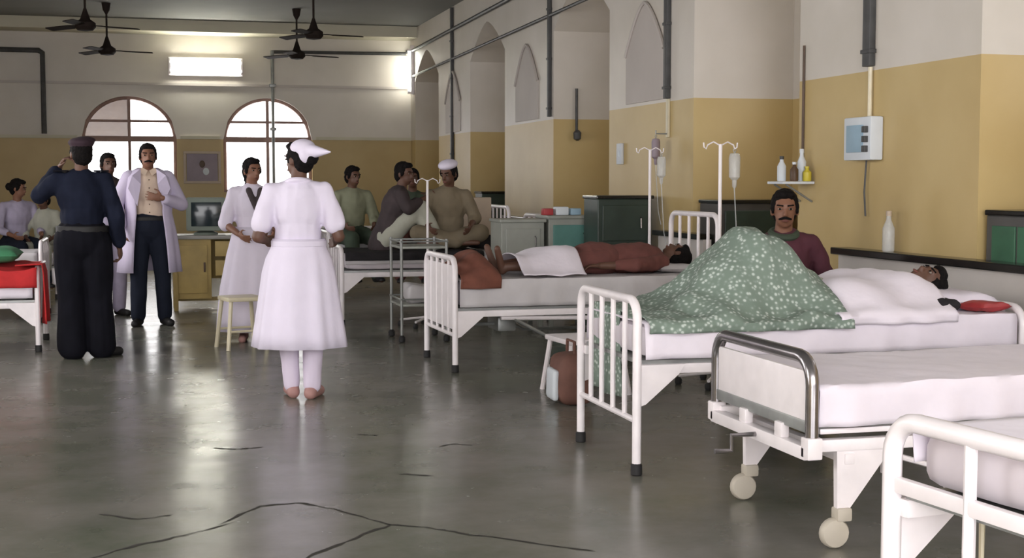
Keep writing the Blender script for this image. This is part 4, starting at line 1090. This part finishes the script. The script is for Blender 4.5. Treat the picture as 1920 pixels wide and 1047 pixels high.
for lb, xx, m, w_, h_ in (('small red box on the teal locker', 3.53, 'redplastic', .045, .06), ('small white box on the teal locker', 3.66, 'paperw', .06, .075), ('small blue box on the teal locker', 3.79, 'blue', .05, .06)):
    o = MB().rbox((-w_, -.05, 0), (w_, .05, h_), .008).build('small_box', m); o.location = (xx, 12.15, 1.032); tag(o, lb, 'box')

# beige chair by the dark blanket bed
t = thing('chair', 'beige backed chair behind the bed of the white capped man', 'chair', (3.32, 14.05, 0), 0)
MB().rbox((-.2, .17, .66), (.2, .2, 1.17), .04).build('backrest', 'beige', t)
MB().rbox((-.21, -.2, .42), (.21, .2, .46), .015).build('seat', 'beige', t)
for a in (-1, 1):
    MB().tube([(a * .19, -.18, 0), (a * .18, -.17, .42)], .013, 8).build('leg', 'steel', t)
    MB().tube([(a * .19, .22, 0), (a * .18, .19, .44), (a * .18, .19, .9)], .013, 8).build('leg', 'steel', t)
pillow('black bag lying beside the man in khaki on the bed', b4, 1.45, -.05, .68, 'darkcloth', .17, .13, .14, .4, 'bag', 'bag')

# trolley near the third bed
t = thing('instrument_trolley', 'grey steel instrument trolley beyond the foot of the third bed', 'trolley', (2.22, 11.55, 0))
for zz in (.3, .78): 
    sh = MB().rbox((-.2, -.26, zz), (.2, .26, zz + .02), .005).build('shelf', 'lgrey', t)
    MB().tube([(-.2, -.26, zz + .06), (.2, -.26, zz + .06), (.2, .26, zz + .06), (-.2, .26, zz + .06), (-.2, -.26, zz + .06)], .008, 6).build('guard_rail', 'steel', sh)
for a in (-1, 1):
    for b in (-1, 1):
        lg = MB().tube([(a * .19, b * .25, .06), (a * .19, b * .25, .86)], .013, 8).build('leg', 'steel', t)
        MB().lathe([(.012, 0), (.028, .008), (.028, .045), (.012, .062)], (a * .19, b * .25, 0), 12).build('castor', 'rubber', lg)
o = MB().soft((-.13, -.2, 0), (.13, .15, .15), .05, (10, 10, 5), .03, 6, 3).build('cloth_bundle', 'sheet2'); o.location = (2.22, 11.55, .322); tag(o, 'pale cloth bundle on the lower shelf of the steel trolley', 'cloth')

iv_stand('white drip stand rising behind the trolley in front of the dark blanket bed', 2.50, 12.55, 1.35)
iv_stand('white drip stand behind the head of the patient in brick red', 4.0, 10.75, 1.60)
iv_stand('white drip stand left of the man in the maroon shirt', 3.62, 8.42, 1.58)
drip_bottle('clear drip bottle hanging on the stand left of the maroon shirt', 3.72, 8.42, 1.555)
drip_bottle('clear drip bottle hanging on the stand behind the brick red patient', 4.1, 10.75, 1.575)

# hanging rod with bottle on the middle pier
t = thing('bottle_bracket', 'small wall bracket below the conduit on the second pier', 'bracket', (XR, 11.36, 1.75))
MB().rbox((-.02, -.03, -.03), (-.002, .03, .3), .004).build('plate', 'cream', t); MB().tube([(-.01, 0, 0), (-.12, 0, 0), (-.12, 0, .03)], .007, 6).build('arm', 'steel', t)
drip_bottle('small lilac drip bottle hanging on the second pier', XR - .12, 11.36, 1.74, 'mauve')
t = thing('switch_plate', 'small white switch plate on the second pier beside the bottle bracket', 'switch', (XR, 12.6, 1.6))
MB().rbox((-.03, -.07, -.1), (-.002, .07, .1), .006).build('plate', 'paperw', t); MB().rbox((-.042, -.02, -.03), (-.028, .02, .03), .004).build('switch', 'paperw', t)

# shelf of bottles at the pier corner above the seated man
t = thing('wall_shelf', 'small wall shelf with bottles above the man in maroon', 'shelf', (XR, 8.74, 1.32))
MB().rbox((-.24, -.12, 0), (-.002, .12, .018), .004).build('board', 'paperw', t)
for b in (-.09, .09): MB().tube([(-.004, b, -.12), (-.2, b, -.002)], .007, 6).build('bracket', 'steel', t)
MB().tube([(-.01, .05, .02), (-.01, .05, .95)], .009, 6).build('upright_rod', 'darkwood', t)
def bottle(label, x, y, z, h, r, m, cap):
    t = thing('bottle', label, 'bottle', (x, y, z), 0, 'bottles on the wall shelf')
    MB().lathe([(r * .9, 0), (r, .008), (r, h * .6), (r * .45, h * .78), (r * .4, h * .88)], (0, 0, 0), 14).build('glass', m, t)
    MB().lathe([(r * .5, h * .87), (r * .52, h), (r * .2, h * 1.005)], (0, 0, 0), 12).build('cap', cap, t)
bottle('tall white medicine bottle on the wall shelf', XR - .06, 8.70, 1.34, .22, .03, 'paperw', 'paperw')
bottle('dark capped white bottle on the wall shelf, leftmost', XR - .2, 8.72, 1.34, .17, .03, 'paperw', 'darkmetal')
bottle('short dark bottle in the middle of the wall shelf', XR - .135, 8.66, 1.34, .13, .028, 'darkwood', 'paperw')
bottle('yellow bottle at the front of the wall shelf', XR - .05, 8.64, 1.34, .10, .03, 'yellowplastic', 'yellowplastic')
t = thing('bottle', 'clear water bottle standing on the black ledge at right', 'bottle', (XR - .08, 7.5, .916))
MB().lathe([(.033, 0), (.037, .01), (.037, .14), (.016, .19), (.014, .22)], (0, 0, 0), 14).build('plastic', 'clear', t); MB().lathe([(.018, .215), (.018, .245), (.006, .247)], (0, 0, 0), 12).build('cap', 'beige', t)

# stool and bag between the second and third bed
stool('white low stool between the green blanket bed and the next bed', 2.68, 8.35, .36, .2, 'white', .1)
t = thing('bag', 'brown and white bag on the floor behind the barred foot frame', 'bag', (2.46, 7.95, 0))
MB().soft((-.1, -.14, 0), (.12, .14, .30), .06, (10, 10, 8), .02, 5, 1).build('bag_body', 'brownbag', t)
MB().soft((-.13, -.09, .03), (-.09, .09, .22), .02, (6, 8, 8), .01, 5, 2).build('pocket', 'paperw', t)
MB().tube([(0, -.08, .28), (0, -.07, .38), (0, .07, .38), (0, .08, .28)], .01, 6).build('strap', 'brownbag', t)

stool('cream stool in front of the woman in the long white dress', .72, 11.28, .42, .15, 'cream', .25)

# desk with monitor at the far end of the aisle
t = thing('desk', 'yellowish wooden desk at the end of the aisle', 'desk', (.66, 14.95, 0))
MB().rbox((-.42, -.3, .74), (.42, .3, .78), .008).build('desktop', 'desktop', t)
MB().rbox((-.4, -.26, .12), (-.02, .28, .74), .006).build('cabinet', 'wood', t)
dr = MB().rbox((-.36, -.275, .18), (-.06, -.258, .68), .006).build('door', 'wood', t); MB().rbox((-.1, -.295, .4), (-.08, -.272, .5), .004).build('handle', 'darkwood', dr)
MB().rbox((.0, .22, .3), (.4, .24, .74), .004).build('back_panel', 'wood', t)
for k in range(2):
    d2 = MB().rbox((.02, -.275, .56 - k * .2), (.38, -.25, .72 - k * .2), .006).build('drawer', 'wood', t); MB().rbox((.17, -.292, .62 - k * .2), (.23, -.272, .645 - k * .2), .004).build('handle', 'darkwood', d2)
for a in (-1, 1):
    for b in (-1, 1): MB().rbox((a * .38 - .022, b * .26 - .022, 0), (a * .38 + .022, b * .26 + .022, .74), .004).build('leg', 'wood', t)
MB().rbox((-.38, -.02, .08), (.38, .02, .12), .004).build('foot_rail', 'wood', t)
t = thing('monitor', 'grey green box monitor on the wooden desk', 'monitor', (.60, 14.95, .78))
MB().rbox((-.2, -.16, .04), (.2, .02, .39), .02).build('case', 'monitor', t); MB().rbox((-.14, .0, .08), (.14, .22, .34), .05).build('rear_case', 'monitor', t)
MB().rbox((-.155, -.168, .09), (.155, -.155, .34), .01).build('screen', 'screen', t); MB().lathe([(.13, 0), (.12, .02), (.05, .045)], (0, 0, 0), 20).build('stand', 'monitor', t)

# framed notice between the windows
t = thing('picture_frame', 'pale framed mauve picture on the far wall between the windows', 'picture', (.9, YF, 1.3))
MB().box((-.25, -.02, .03), (.25, -.006, .5)).build('picture', 'mauve', t, False)
for lo, hi in (((-.3, -.035, 0), (.3, -.002, .04)), ((-.3, -.035, .49), (.3, -.002, .53)), ((-.3, -.035, .04), (-.26, -.002, .49)), ((.26, -.035, .04), (.3, -.002, .49))):
    MB().rbox(lo, hi, .005).build('frame_bar', 'beige', t, False)
MB().ell((.06, -.022, .2), (.05, .006, .06)).build('painted_reflection', 'paperw', t); MB().ell((0, -.022, .32), (.045, .006, .06)).build('dark_head', 'darkwood', t)  # white spot is a light reflection put in as colour

bpy.data.scenes.remove(SCRATCH)
print('built', len(bpy.data.objects))
